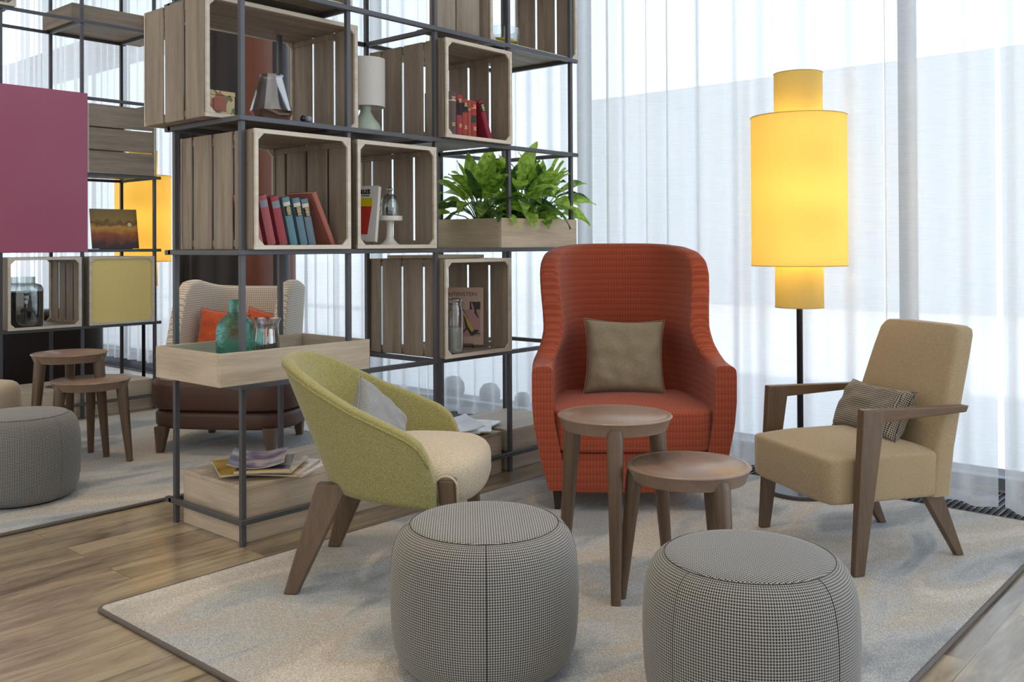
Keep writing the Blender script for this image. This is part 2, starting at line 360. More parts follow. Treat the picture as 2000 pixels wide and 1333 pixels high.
# sheer curtains
def sheer(name='sheer'):
    mt, t, b = nodes(name); t.nodes.remove(b); out = t.nodes['Material Output']
    tr = N(t, 'ShaderNodeBsdfTransparent'); tr.inputs[0].default_value = (0.97, 0.975, 0.98, 1)
    tl = N(t, 'ShaderNodeBsdfTranslucent'); tl.inputs[0].default_value = (0.88, 0.90, 0.92, 1)
    df = N(t, 'ShaderNodeBsdfDiffuse'); df.inputs[0].default_value = (0.86, 0.87, 0.88, 1)
    m1 = N(t, 'ShaderNodeMixShader'); m1.inputs[0].default_value = 0.45; t.links.new(tl.outputs[0], m1.inputs[1]); t.links.new(df.outputs[0], m1.inputs[2])
    lw = N(t, 'ShaderNodeLayerWeight'); lw.inputs[0].default_value = 0.5
    r = N(t, 'ShaderNodeMapRange'); r.inputs[1].default_value = 0.0; r.inputs[2].default_value = 0.95; r.inputs[3].default_value = 0.52; r.inputs[4].default_value = 1.0
    t.links.new(lw.outputs['Facing'], r.inputs[0])
    tcn = N(t, 'ShaderNodeTexCoord'); mp = N(t, 'ShaderNodeMapping'); mp.inputs['Scale'].default_value = (1, 12, 260); t.links.new(tcn.outputs['Object'], mp.inputs[0])
    nz = N(t, 'ShaderNodeTexNoise'); nz.inputs['Scale'].default_value = 1; t.links.new(mp.outputs[0], nz.inputs['Vector'])
    r2 = N(t, 'ShaderNodeMapRange'); r2.inputs[3].default_value = -0.08; r2.inputs[4].default_value = 0.08; t.links.new(nz.outputs[0], r2.inputs[0])
    a = N(t, 'ShaderNodeMath', operation='ADD'); a.use_clamp = True; t.links.new(r.outputs[0], a.inputs[0]); t.links.new(r2.outputs[0], a.inputs[1])
    m2 = N(t, 'ShaderNodeMixShader'); t.links.new(a.outputs[0], m2.inputs[0]); t.links.new(tr.outputs[0], m2.inputs[1]); t.links.new(m1.outputs[0], m2.inputs[2])
    t.links.new(m2.outputs[0], out.inputs[0])
    return mt
sheer_m = sheer()
def curtain(y0, y1, x0, label, seed, amp=0.035, z0=0.03):
    rnd = random.Random(seed); y = y0; knots = []
    while y < y1:
        knots.append(y); y += rnd.uniform(0.03, 0.13)
    knots.append(y1); xs = []
    s = 1
    for k in knots: xs.append(s * rnd.uniform(0.35, 1.0) * amp); s = -s
    pts = []
    for i in range(len(knots) - 1):
        for j in range(7):
            f = j / 7; g = 0.5 - 0.5 * math.cos(PI * f)
            pts.append((x0 + xs[i] * (1 - g) + xs[i + 1] * g, knots[i] + (knots[i + 1] - knots[i]) * f))
    pts.append((x0 + xs[-1], y1))
    mb = MB(); Z = [z0, 0.045 + z0, 0.6, 1.2, 2.0, 2.8, 3.6, 4.38]; rings = []
    for z in Z:
        k = 0.8 + 0.2 * (1 - z / 4.38); ring = []
        for i, (x, y) in enumerate(pts):
            w = noise.noise(Vector((y * 1.7, z * 0.5, seed))) * 0.012 * (1 - z / 4.6)
            ring.append(Vector((x0 + (x - x0) * k + w, y + w * 0.8, z)))
        rings.append(ring)
    mb.rings(rings, closed=False)
    o = mb.build('sheer_curtain', sheer_m, smooth=True)
    # hem: a doubled strip along the foot
    hb = MB(); hb.rings([[p + Vector((-0.003, 0, 0)) for p in rings[0]], [p + Vector((-0.003, 0, 0)) for p in rings[1]]], closed=False)
    hb.build('hem', sheer_m, o, smooth=True)
    return tag(o, label, 'curtain', 'white sheer curtains along the window')
curtain(-3.6, -2.005, 2.285, 'white sheer curtain panel at the far right edge of the picture', 3, 0.058, 0.010)
curtain(-1.985, -1.535, 2.30, 'narrow white sheer curtain panel just right of the beige armchair back', 11, 0.04, 0.012)
curtain(-1.515, 0.30, 2.32, 'wide white sheer curtain panel behind the yellow floor lamp and red wing chair', 5, 0.052, 0.012)
curtain(0.32, 2.50, 2.36, 'white sheer curtain panel behind the right part of the near open shelf', 8, 0.035, 0.04)
curtain(2.52, 4.75, 2.43, 'white sheer curtain panel behind the cream wing chair and the leather column', 9, 0.045, 0.04)
curtain(4.77, 9.3, 2.42, 'white sheer curtain panel behind the far shelf at the left edge', 12, 0.05, 0.04)

# rugs
def rug(x0, x1, y0, y1, label):
    r = thing('rug', label, 'rug', (x0, y0, 0)); a, b = x1 - x0, y1 - y0; c = 0.03; h = 0.014
    def outline(ins, z, n=5):
        P = []
        for cx, cy, a0 in ((a - c, c, -PI / 2), (a - c, b - c, 0), (c, b - c, PI / 2), (c, c, PI)):
            for k in range(n + 1):
                t = a0 + PI / 2 * k / n; P.append(Vector((cx + (c - ins) * math.cos(t), cy + (c - ins) * math.sin(t), z)))
        return P
    MB().rings([outline(0.006, 0.001), outline(0.006, h - 0.003), outline(0.010, h)]).build('pile', carpet, r)
    MB().tube(outline(0.004, 0.0075), 0.0075, 8, cyclic=True).build('binding', binding, r, smooth=True)
    return r
rug(-0.635, 2.175, -2.245, -0.19, 'pale mottled grey and beige rug with dark bound edge under the near seating group')
rug(-2.6, 1.45, 0.815, 2.98, 'pale mottled rug under the far seating group beyond the near shelf')

# ------------------------------------------------------------------ shelves
P_, RL = 0.020, 0.020      # post and rail thickness
LV = [0.081 + 0.5 * i for i in range(6)]   # underside of each rail level
def open_shelf(name, label, loc, ncol, top, D=0.495, overL=0.0, overR=0.048, levels=range(5), u0=0.0):
    s = thing(name, label, 'shelf', loc)
    for i in range(ncol + 1):
        for y in (0.0, D - P_):
            MB().box(i * 0.5 + u0, i * 0.5 + u0 + P_, y, y + P_, 0, top).build('post', dark_metal, s, bevel=0.0015, seg=1)
    L = ncol * 0.5 + u0
    for l in levels:
        z = LV[l]
        for y in (-0.014, D - 0.006):
            MB().box(u0 - 0.012, L + overR, y, y + RL, z, z + RL).build('long_rail', dark_metal, s, bevel=0.0015, seg=1)
        for i in range(ncol + 1):
            x = i * 0.5 + u0 - 0.012 if i == 0 else i * 0.5 + u0
            MB().box(x, x + RL, 0.006, D + (0.040 if i == 0 else -0.006), z - 0.001, z + RL - 0.001).build('cross_rail', dark_metal, s, bevel=0.0015, seg=1)
    return s
open_shelf('open_shelf', 'tall open shelf of dark square metal bars dividing the room, holding crates', (0, 0, 0), 4, 2.75)

def crate(label, loc, W=0.45, D=0.52, H=0.45, gaps=(0.14, 0.286, 0.432), rotz=0, group='slatted oak crates in the open shelf', back=None, slat_axis='z', floor_on=True):
    c = thing('slatted_crate', label, 'crate', loc, rotz, group); t = 0.012; ts = 0.006; g = 0.016
    ed = [0.0] + [x for x in gaps] + [D]
    for sx in (0, 1):
        mb = MB(); x0 = 0 if sx == 0 else W - ts
        for k in range(len(ed) - 1):
            a = ed[k] + (g / 2 if k else 0.004); b = ed[k + 1] - (g / 2 if k < len(ed) - 2 else 0.004)
            mb.box(x0, x0 + ts, a, b, 0.001, H - 0.001)
        xb = ts if sx == 0 else W - 2 * ts
        mb.box(xb, xb + ts, 0.006, D - 0.006, 0.012, 0.036); mb.box(xb, xb + ts, 0.006, D - 0.006, H - 0.036, H - 0.012)
        mb.build('side_panel', wood_z, c, bevel=0.001, seg=1)
    for zz, nm in ((0, 'base_panel'), (H - t, 'top_panel')):
        mb = MB(); n = 4; w = (D - 0.008) / n
        for k in range(n): mb.box(t, W - t, 0.004 + k * w + (0.003 if k else 0), 0.004 + (k + 1) * w - (0.003 if k < n - 1 else 0), zz + 0.0005, zz + t - 0.0005)
        mb.build(nm, wood_x, c, bevel=0.001, seg=1)
    for y0, nm in ((-0.004, 'front_frame'), (D - 0.008, 'back_frame')):
        mb = MB(); f = 0.016; d = 0.012
        mb.box(0, W, y0, y0 + d, 0, f); mb.box(0, W, y0, y0 + d, H - f, H); mb.box(0, f, y0, y0 + d, f, H - f); mb.box(W - f, W, y0, y0 + d, f, H - f)
        q = 0.026
        for cx, sx in ((f, 1), (W - f, -1)):
            for cz, sz in ((f, 1), (H - f, -1)):
                mb.prism([(cx, y0 + 0.001, cz), (cx + sx * q, y0 + 0.001, cz), (cx, y0 + 0.001, cz + sz * q)], (0, d - 0.002, 0))
        mb.build(nm, edge_wood, c, bevel=0.0008, seg=1)
    if back:
        MB().box(f * 0 + 0.012, W - 0.012, 0.009, 0.014, 0.012, H - 0.012).build('panel', back, c)
    return c
Z1, Z2, Z3, Z4 = LV[1] + RL, LV[2] + RL, LV[3] + RL, LV[4] + RL
crate('wide slatted crate jutting out past the corner post, holding the faceted glass vase', (-0.072, 0.12, Z3), 0.725, 0.46, 0.462, (0.153, 0.306))
crate('slatted crate holding the pink and blue cloth-bound books', (0.026, -0.048, Z2))
crate('slatted crate holding the cake stand with the glass dome', (0.526, -0.03, Z2), D=0.50)
crate('slatted crate holding the row of red and brown books', (1.024, -0.045, Z3))
crate('slatted crate holding the pale art book and the clamp jar', (1.024, -0.035, Z1))
crate('wide slatted crate on the top rails beside the curtain, holding the yellow glass bowl', (1.405, 0.03, Z4), 0.69, 0.42, 0.455, (0.14, 0.28))
# top left crate, mostly out of frame
crate('slatted crate cut by the top edge, above the faceted vase crate', (0.03, 0.03, Z4), 0.52, 0.44, 0.455, (0.147, 0.293))
# slatted piece beside it
sc_ = thing('slatted_screen', 'slatted oak panel on the top rails left of the yellow glass bowl', 'screen', (1.03, 0.05, Z4))
for k in range(2):
    MB().box(0.0 + k * 0.165 - 0.02 * 0, 0.155 + k * 0.165, 0, 0.014, 0, 0.455).build('plank', wood_z, sc_, bevel=0.001, seg=1)
MB().box(0, 0.33, 0.014, 0.026, 0.42, 0.45).build('batten', wood_x, sc_)
MB().box(0, 0.33, 0.014, 0.10, 0, 0.012).build('foot_board', wood_x, sc_)

def tray(name, label, loc, W, D, H, cat='tray', mx_=pale_x, my_=pale_y, inner=None, floor_z=0.012):
    c = thing(name, label, cat, loc); t = 0.018
    MB().box(0, W, 0, t, 0, H).build('front_board', mx_, c, bevel=0.0012, seg=1)
    MB().box(0, W, D - t, D, 0, H).build('back_board', mx_, c, bevel=0.0012, seg=1)
    for x in (0, W - t): MB().box(x, x + t, t, D - t, 0, H - 0.0005).build('end_board', my_, c, bevel=0.0012, seg=1)
    MB().box(t, W - t, t, D - t, 0.0, floor_z).build('base_board', inner or mx_, c)
    return c
tray('wooden_tray', 'shallow pale oak tray holding the teal bottle, jutting past the corner post', (-0.098, -0.012, Z1), 0.703, 0.458, 0.122, inner=plain('tray_liner_grey', (0.20, 0.20, 0.19), 0.5))
tray('planter_box', 'pale oak planter box on the near shelf with leafy green plants', (1.432, -0.012, Z2), 0.60, 0.475, 0.145, 'planter', inner=plain('potting_soil', (0.03, 0.022, 0.015), 0.95), floor_z=0.11)

def plinth(label, loc, W, D, H):
    c = thing('plinth_box', label, 'box', loc)
    mb = MB(); mb.box(0, W, 0, D, 0.0, H - 0.016)
    mb.bm.normal_update()
    for f in mb.bm.faces:
        if abs(f.normal.x) > 0.9: f.material_index = 1
    mb.build('carcass', [pale_x, pale_y], c, bevel=0.0015, seg=1)
    MB().box(-0.001, W + 0.001, -0.001, D + 0.001, H - 0.016, H).build('top_board', pale_x, c, bevel=0.0015, seg=1)
    return c
plinth('low pale oak box under the left end of the near shelf, magazines on top', (0.026, 0.034, 0), 0.952, 0.425, 0.212)
plinth('low pale oak box under the near shelf, loose papers on top', (1.0, 0.034, 0), 0.478, 0.425, 0.200)
plinth('low pale oak box beside the curtain, half hidden by the red chair', (1.524, 0.034, 0), 0.478, 0.425, 0.200)

# ------------------------------------------------------------------ far shelf
FU, FV = 1.304 - 2.0, 3.10
open_shelf('open_shelf', 'far open shelf of dark metal bars with a magenta panel and a yellow panel', (FU, FV, 0), 4, 3.2, levels=range(6))
magenta = plain('gloss_magenta_lacquer', (0.42, 0.105, 0.185), 0.25, spec=0.6)
mp_ = MB().box(0, 1.50, 0, 0.022, 0, 1.035).build('wall_panel', magenta, bevel=0.002)
mp_.location = (0.829 - 1.50, FV - 0.04, 1.082); tag(mp_, 'large glossy magenta panel hung on the front of the far shelf', 'panel')
yel = plain('yellow_panel_paint', (0.86, 0.68, 0.25), 0.45)
crate('far crate closed with a flat yellow front panel', (0.842, FV - 0.03, Z1), 0.45, 0.44, 0.45, (0.147, 0.293), group='crates in the far shelf', back=yel)
crate('far crate holding the big glass jar of dark beans', (0.342, FV - 0.03, Z1), 0.45, 0.44, 0.45, (0.11, 0.22, 0.33), group='crates in the far shelf')
# crate lying so that its three wide slats face the room
hc = thing('slatted_crate', 'far crate turned so its three horizontal slats face the room', 'crate', (0.842, FV - 0.03, Z3), 0, 'crates in the far shelf')
mb = MB()
for k in range(3): mb.box(0.0, 0.45, 0.0, 0.012, 0.152 * k + 0.0045 * (k > 0), 0.152 * (k + 1) - 0.0045 * (k < 2))
mb.build('side_panel', wood_x, hc, bevel=0.001, seg=1)
mb = MB()
for k in range(3): mb.box(0.0, 0.45, 0.45, 0.462, 0.152 * k + 0.0045 * (k > 0), 0.152 * (k + 1) - 0.0045 * (k < 2))
mb.build('side_panel', wood_x, hc, bevel=0.001, seg=1)
MB().box(0.0, 0.45, 0.012, 0.45, 0, 0.012).build('base_panel', wood_x, hc); MB().box(0.0, 0.45, 0.012, 0.45, 0.444, 0.456).build('top_panel', wood_x, hc)
for x in (-0.012, 0.45):
    mb = MB(); mb.box(x, x + 0.012, 0, 0.462, 0, 0.016); mb.box(x, x + 0.012, 0, 0.462, 0.44, 0.456); mb.box(x, x + 0.012, 0, 0.016, 0.016, 0.44); mb.box(x, x + 0.012, 0.446, 0.462, 0.016, 0.44)
    mb.build('end_frame', edge_wood, hc)
Z5 = LV[5] + RL
tray('wooden_tray', 'pale wooden tray on the upper rails of the far shelf', (0.782, FV + 0.08, Z5), 0.70, 0.455, 0.122, mx_=wood_x, my_=wood_y)
crate('far crate on the upper rails at the top left corner of the picture', (-0.09, FV - 0.03, Z5), 0.48, 0.44, 0.45, (0.147, 0.293), group='crates in the far shelf')
plinth('low pale oak box under the far shelf, dark tablet on top', (FU + 0.02, FV + 0.034, 0), 2.0, 0.425, 0.20)
tb = MB().box(-0.06, 0.06, -0.04, 0.04, 0, 0.008).build('tablet', plain('black_glass', (0.01, 0.015, 0.015), 0.2), bevel=0.003); tb.location = (0.72, 3.27, 0.2); tb.rotation_euler = (0, 0, 0.3)
tag(tb, 'small black tablet lying on the low box under the far shelf', 'tablet')

# ------------------------------------------------------------------ soft furniture helpers
def pillow(name, label, w, h, t, mat, M, cat='cushion', group=None, seam=None, pinch=0.10, n=22, crease=0.004, seed=1):
    c = bpy.data.objects.new(name, None)
    mb = MB(); G = {}
    for side in (1, -1):
        for i in range(n + 1):
            for j in range(n + 1):
                a = -1 + 2 * i / n; b = -1 + 2 * j / n
                px = a * (1 - pinch * (1 - b * b) * abs(a) ** 3); py = b * (1 - pinch * (1 - a * a) * abs(b) ** 3)
                k = max(0.0, (1 - a ** 4) * (1 - b ** 4)) ** 0.42
                wr = noise.noise(Vector((px * 3 + seed, py * 3, side * 2.0))) * crease * 3 + noise.noise(Vector((px * 9 + seed, py * 7, side))) * crease
                z = side * (t / 2 * k) + (wr * k)
                edge = i in (0, n) or j in (0, n)
                if edge and side == -1: G[(side, i, j)] = G[(1, i, j)]
                else: G[(side, i, j)] = mb.bm.verts.new((px * w / 2, py * h / 2, 0 if edge else z))
        for i in range(n):
            for j in range(n):
                q = [G[(side, i, j)], G[(side, i + 1, j)], G[(side, i + 1, j + 1)], G[(side, i, j + 1)]]
                mb.face(q if side == 1 else q[::-1])
    o = mb.build(name, mat, smooth=True, subsurf=1); o.matrix_world = M
    tag(o, label, cat, group)
    # piped seam round the edge
    P = []
    for i in range(n + 1): P.append((-1 + 2 * i / n, -1))
    for i in range(1, n + 1): P.append((1, -1 + 2 * i / n))
    for i in range(1, n + 1): P.append((1 - 2 * i / n, 1))
    for i in range(1, n): P.append((-1, 1 - 2 * i / n))
    pts = [(a * (1 - pinch * (1 - b * b) * abs(a) ** 3) * w / 2, b * (1 - pinch * (1 - a * a) * abs(b) ** 3) * h / 2, 0) for a, b in P]
    MB().tube(pts, 0.0022, 6, cyclic=True).build('seam', seam or mat, o, smooth=True)
    return o
def place(loc, xaxis, zaxis):
    """matrix with local x along xaxis and local z along zaxis"""
    x = Vector(xaxis).normalized(); z = Vector(zaxis); z = (z - x * z.dot(x)).normalized(); y = z.cross(x)
    M = Matrix.Identity(4)
    for i in range(3): M[i][0], M[i][1], M[i][2] = x[i], y[i], z[i]
    M[0][3], M[1][3], M[2][3] = loc
    return M
def soft_box(mb, x0, x1, y0, y1, z0, z1, r=0.03, crown=0.0, n=12, cfun=None, p=8.0, mi=0):
    """rounded cushion block: superellipse plan, rounded rims, crowned top"""
    cx, cy = (x0 + x1) / 2, (y0 + y1) / 2; hx, hy = (x1 - x0) / 2, (y1 - y0) / 2; K = 56
    def ring(ins, z, dome=0.0, f=1.0):
        R = []
        for k in range(K):
            a = 2 * PI * k / K; c, s = math.cos(a), math.sin(a)
            q = (abs(c) ** p + abs(s) ** p) ** (-1 / p)
            x, y = c * q, s * q
            R.append(Vector((cx + x * (hx - ins) * f, cy + y * (hy - ins) * f, z + dome * (1 - (f ** 2)))))
        return R
    R = [ring(r, z0)]
    for i in range(1, 4):
        t = i / 3 * PI / 2; R.append(ring(r * (1 - math.sin(t)), z0 + r * (1 - math.cos(t))))
    for i in range(0, 5):
        t = i / 4 * PI / 2; R.append(ring(r * (1 - math.cos(t)), z1 - r + r * math.sin(t)))
    for f in (0.85, 0.65, 0.42, 0.2, 0.02): R.append(ring(r, z1, crown, f))
    mb.rings(R, mi=mi)
    return mb
def taper_leg(mb, top, bot, a, b, at, bt, ux=(1, 0), n4=True):
    """four-sided tapering leg from top centre to bottom centre; a,b bottom sizes; at,bt top sizes along ux and its perpendicular"""
    u = Vector((ux[0], ux[1], 0)); v = Vector((-ux[1], ux[0], 0)); T = Vector(top); B = Vector(bot)
    f = lambda c, p, q: [c - u * p / 2 - v * q / 2, c + u * p / 2 - v * q / 2, c + u * p / 2 + v * q / 2, c - u * p / 2 + v * q / 2]
    mb.hexa(f(B, a, b), f(T, at, bt)); return mb
def shell(fn_plan, ztop, zbot, thick, ns=56, nt=14, wz=None, lean=None, edge=0.5):
    """upholstered barrel shell. fn_plan(s)->(x,y) for s in -1..1 ; ztop(s), zbot(s); wz(z)->x scale; lean(z,s)->y shift"""
    mb = MB(); cols = []
    for i in range(ns + 1):
        s = -1 + 2 * i / ns; x, y = fn_plan(s); e = 0.004
        x2, y2 = fn_plan(min(1, s + e)); x1, y1 = fn_plan(max(-1, s - e))
        tx, ty = x2 - x1, y2 - y1; L = math.hypot(tx, ty) or 1; nx, ny = ty / L, -tx / L   # towards the inside
        if nx * (0 - x) + ny * (0.25 - y) < 0: nx, ny = -nx, -ny
        zt, zb = ztop(s), zbot(s); col = []
        def pt(z, off):
            k = wz(z) if wz else 1.0; l = lean(z, s) if lean else 0.0
            return Vector(((x) * k + nx * off, y + l + ny * off, z))
        th = thick(s) if callable(thick) else thick; r = th / 2
        for k in range(nt + 1): col.append(pt(zb + (zt - r - zb) * k / nt, th))          # inside, going up
        for k in range(1, 8):
            a = PI * k / 8; col.append(pt(zt - r + r * abs(math.sin(a)) ** 0.65, r + r * math.copysign(abs(math.cos(a)) ** 0.65, math.cos(a))))
        for k in range(nt + 1): col.append(pt(zt - r - (zt - r - zb) * k / nt, 0.0))      # outside, going down
        cols.append(col)
    mb.rings(cols, closed=True, cap0=False, cap1=False)
    uvl = mb.bm.loops.layers.uv.new('UVMap'); mb.bm.verts.ensure_lookup_table(); m_ = len(cols[0]); acc = [0.0]
    for a_, b_ in zip(cols[:-1], cols[1:]): acc.append(acc[-1] + math.hypot(b_[nt + 4].x - a_[nt + 4].x, b_[nt + 4].y - a_[nt + 4].y))
    prof_ = []
    for c_ in cols:
        q_ = [c_[0].z]
        for k in range(1, m_): q_.append(q_[-1] + (c_[k] - c_[k - 1]).length)
        prof_.append(q_)
    mb.bm.verts.index_update()
    for f in mb.bm.faces:
        ks = [lp.vert.index % m_ for lp in f.loops]; wrap = max(ks) - min(ks) > 2
        for lp in f.loops:
            i_ = lp.vert.index; k = i_ % m_
            lp[uvl].uv = (acc[i_ // m_], lp.vert.co.z)
    for cidx in (0, len(cols) - 1):
        vs = [mb.bm.verts[cidx * m_ + k] for k in range(m_)]
        f = mb.face(vs)
        if f:
            for lp in f.loops: lp[uvl].uv = (lp.vert.co.x, lp.vert.co.z)
    return mb

def pattern_fabric(name, c0, c1, px, pz, rough=0.85):
    """woven repeat of small pointed lozenges"""
    mt, t, b = nodes(name); tcn = N(t, 'ShaderNodeTexCoord'); sp = N(t, 'ShaderNodeSeparateXYZ'); t.links.new(tcn.outputs['UV'], sp.inputs[0])
    ax = N(t, 'ShaderNodeMath', operation='DIVIDE'); ax.inputs[1].default_value = px; t.links.new(sp.outputs[0], ax.inputs[0])
    az = N(t, 'ShaderNodeMath', operation='DIVIDE'); az.inputs[1].default_value = pz; t.links.new(sp.outputs[1], az.inputs[0])
    fz = N(t, 'ShaderNodeMath', operation='FRACT'); t.links.new(az.outputs[0], fz.inputs[0])
    fx = N(t, 'ShaderNodeMath', operation='PINGPONG'); fx.inputs[1].default_value = 0.5; t.links.new(ax.outputs[0], fx.inputs[0])
    x2 = N(t, 'ShaderNodeMath', operation='MULTIPLY'); x2.inputs[1].default_value = 2.0; t.links.new(fx.outputs[0], x2.inputs[0])
    gt = N(t, 'ShaderNodeMath', operation='GREATER_THAN'); t.links.new(fz.outputs[0], gt.inputs[0]); t.links.new(x2.outputs[0], gt.inputs[1])
    nz = N(t, 'ShaderNodeTexNoise'); nz.inputs['Scale'].default_value = 420; t.links.new(tcn.outputs['Object'], nz.inputs['Vector'])
    ad = N(t, 'ShaderNodeMath', operation='MULTIPLY_ADD'); ad.inputs[1].default_value = 0.42; t.links.new(gt.outputs[0], ad.inputs[0])
    m5 = N(t, 'ShaderNodeMath', operation='MULTIPLY'); m5.inputs[1].default_value = 0.4; t.links.new(nz.outputs[0], m5.inputs[0]); t.links.new(m5.outputs[0], ad.inputs[2])
    mxn = N(t, 'ShaderNodeMix', data_type='RGBA'); mxn.inputs[6].default_value = (*c0, 1); mxn.inputs[7].default_value = (*c1, 1)
    t.links.new(ad.outputs[0], mxn.inputs[0]); t.links.new(mxn.outputs[2], b.inputs['Base Color'])
    b.inputs['Roughness'].default_value = rough; b.inputs['Specular IOR Level'].default_value = 0.15; b.inputs['Sheen Weight'].default_value = 0.15
    bp = N(t, 'ShaderNodeBump'); bp.inputs['Strength'].default_value = 0.35; bp.inputs['Distance'].default_value = 0.002
    t.links.new(ad.outputs[0], bp.inputs['Height']); t.links.new(bp.outputs[0], b.inputs['Normal'])
    return mt
def smooth(a, b, x):
    t = min(1, max(0, (x - a) / (b - a))); return t * t * (3 - 2 * t)
def interp(tab, x):
    if x <= tab[0][0]: return tab[0][1]
    for (a, va), (b, vb) in zip(tab[:-1], tab[1:]):
        if x <= b: return va + (vb - va) * (x - a) / (b - a)
    return tab[-1][1]

# ------------------------------------------------------------------ red wing chair   (local: -y is the front, origin at the front centre on the floor)
red = pattern_fabric('rust_red_woven', (0.265, 0.048, 0.028), (0.450, 0.112, 0.052), 0.0135, 0.030)
rc = thing('wing_chair', 'rust red wing chair with high curved back and patterned weave', 'armchair', (1.274, -0.880, 0.014), math.radians(-49.9))
def rplan(s):
    a = s * PI / 2; sn, cs = math.sin(a), math.cos(a)
    return (0.420 * math.copysign(abs(sn) ** 0.62, sn), 0.0 + 0.74 * abs(cs) ** 0.72)
RT = [(0.0, 0.600), (0.10, 0.602), (0.19, 0.612), (0.235, 0.645), (0.27, 0.70), (0.30, 0.78), (0.325, 0.88), (0.35, 0.97), (0.39, 1.035), (0.46, 1.07), (0.56, 1.09), (0.66, 1.10), (0.74, 1.105)]
def rtop(s): return interp(RT, rplan(s)[1])
rwz = lambda z: interp([(0.08, 0.83), (0.20, 0.91), (0.35, 0.98), (0.45, 1.0), (0.59, 1.0), (0.64, 0.945), (0.69, 0.900), (0.75, 0.890), (0.86, 0.925), (0.98, 0.955), (1.05, 0.95), (1.12, 0.90)], z)
sb_ = shell(rplan, rtop, lambda s: 0.085, lambda s: interp([(0, 0.088), (0.2, 0.09), (0.4, 0.085), (0.74, 0.10)], rplan(s)[1]), ns=110, nt=22, wz=rwz,
            lean=lambda z, s: 0.10 * max(0, z - 0.35) * math.cos(s * PI / 2) + 0.03 * (0.6 - z) * (abs(s) > 0.9))
sb_.build('wing_back', red, rc, smooth=False, auto=50)
mb = MB(); soft_box(mb, -0.338, 0.338, -0.015, 0.62, 0.245, 0.412, r=0.018, crown=0.030, p=7); mb.build('seat_cushion', red, rc, smooth=True)
mb = MB(); soft_box(mb, -0.325, 0.325, 0.005, 0.60, 0.075, 0.243, r=0.014, p=9); mb.build('base', red, rc, smooth=True)
leg_m = plain('dark_stained_leg', (0.03, 0.02, 0.015), 0.4)
for lx, ly in ((-0.315, 0.06), (0.315, 0.06), (-0.24, 0.62), (0.24, 0.62)):
    mb = MB(); taper_leg(mb, (lx, ly, 0.095), (lx, ly, 0), 0.024, 0.024, 0.042, 0.042); mb.build('leg', leg_m, rc, bevel=0.002)
olive = fabric('olive_linen', (0.17, 0.145, 0.09), (0.34, 0.30, 0.21), 700, bump=0.4)
def on(chair, p):
    return Matrix.Translation(chair.location) @ Matrix.Rotation(chair.rotation_euler.z, 4, 'Z') @ Vector(p)
def cdir(chair, d): return Matrix.Rotation(chair.rotation_euler.z, 3, 'Z') @ Vector(d)
pillow('cushion', 'square olive linen cushion standing against the back of the red wing chair', 0.37, 0.35, 0.14, olive,
       place(on(rc, (0.0, 0.40, 0.590)), cdir(rc, (1, 0, -0.03)), cdir(rc, (0, -1, 0.30))), crease=0.006, seed=4)

# ------------------------------------------------------------------ lime tub chair
lime = fabric('lime_felt', (0.205, 0.190, 0.062), (0.385, 0.365, 0.160), 420, bump=0.2)
cream = fabric('cream_felt', (0.42, 0.36, 0.26), (0.62, 0.545, 0.42), 300, bump=0.2)
gc = thing('tub_chair', 'lime green felt tub chair with cream seat and brown legs, turned to the right', 'armchair', (0.362, -0.915, 0.014), math.radians(35.3))
def gplan(s):
    a = s * PI / 2; sn, cs = math.sin(a), math.cos(a)
    return (0.300 * math.copysign(abs(sn) ** 0.66, sn), 0.115 + 0.465 * abs(cs) ** 0.86)
GT = [(0.115, 0.385), (0.130, 0.445), (0.160, 0.500), (0.20, 0.532), (0.28, 0.570), (0.37, 0.612), (0.46, 0.668), (0.53, 0.718), (0.58, 0.748)]
gb = shell(gplan, lambda s: interp(GT, gplan(s)[1]) - 0.014, lambda s: 0.285 + 0.03 * math.cos(s * PI / 2), lambda s: 0.040, ns=90, nt=14,
           wz=lambda z: interp([(0.28, 0.93), (0.45, 0.97), (0.70, 1.0)], z), lean=lambda z, s: 0.42 * (z - 0.50) * math.cos(s * PI / 2) ** 0.8 + 0.02)
gbo = gb.build('shell', lime, gc, smooth=True)
# stitched rim welt
wl = MB(); pts = []
for i in range(61):
    s = -0.985 + 1.97 * i / 60; x, y = gplan(s); z = interp(GT, y) - 0.036
    k = interp([(0.28, 0.93), (0.45, 0.97), (0.70, 1.0)], z); l = 0.42 * (z - 0.50) * math.cos(s * PI / 2) ** 0.8 + 0.02
    pts.append((x * k * 1.004, y + l + 0.002 * math.cos(s * PI / 2), z))
wl.tube(pts, 0.0035, 6).build('welt', lime, gbo, smooth=True)
mb = MB(); soft_box(mb, -0.258, 0.258, 0.005, 0.455, 0.282, 0.432, r=0.05, crown=0.028, p=3.0); mb.build('seat', cream, gc, smooth=True)
for sx in (-1, 1):
    mb = MB(); taper_leg(mb, (sx * 0.238, 0.105, 0.378), (sx * 0.240, 0.080, 0), 0.030, 0.032, 0.046, 0.060); mb.build('leg', walnut, gc, bevel=0.012, seg=3)
    mb = MB(); taper_leg(mb, (sx * 0.185, 0.480, 0.34), (sx * 0.236, 0.606, 0), 0.030, 0.046, 0.040, 0.110); mb.build('leg', walnut, gc, bevel=0.006, seg=2)
    # arched recess trim where the front leg meets the seat
    pts = [(sx * 0.2, 0.06 - 0.037 * 0, 0)]
    arch = [(sx * 0.2610, 0.105 + 0.036 * math.cos(a), 0.352 + 0.034 * math.sin(a)) for a in [PI * k / 12 for k in range(13)]]
    MB().tube([(sx * 0.2560, 0.142, 0.29)] + arch + [(sx * 0.2560, 0.068, 0.29)], 0.004, 6).build('arch_seam', cream, gc, smooth=True)
greyc = fabric('grey_wool', (0.20, 0.215, 0.235), (0.30, 0.32, 0.34), 400, bump=0.2)
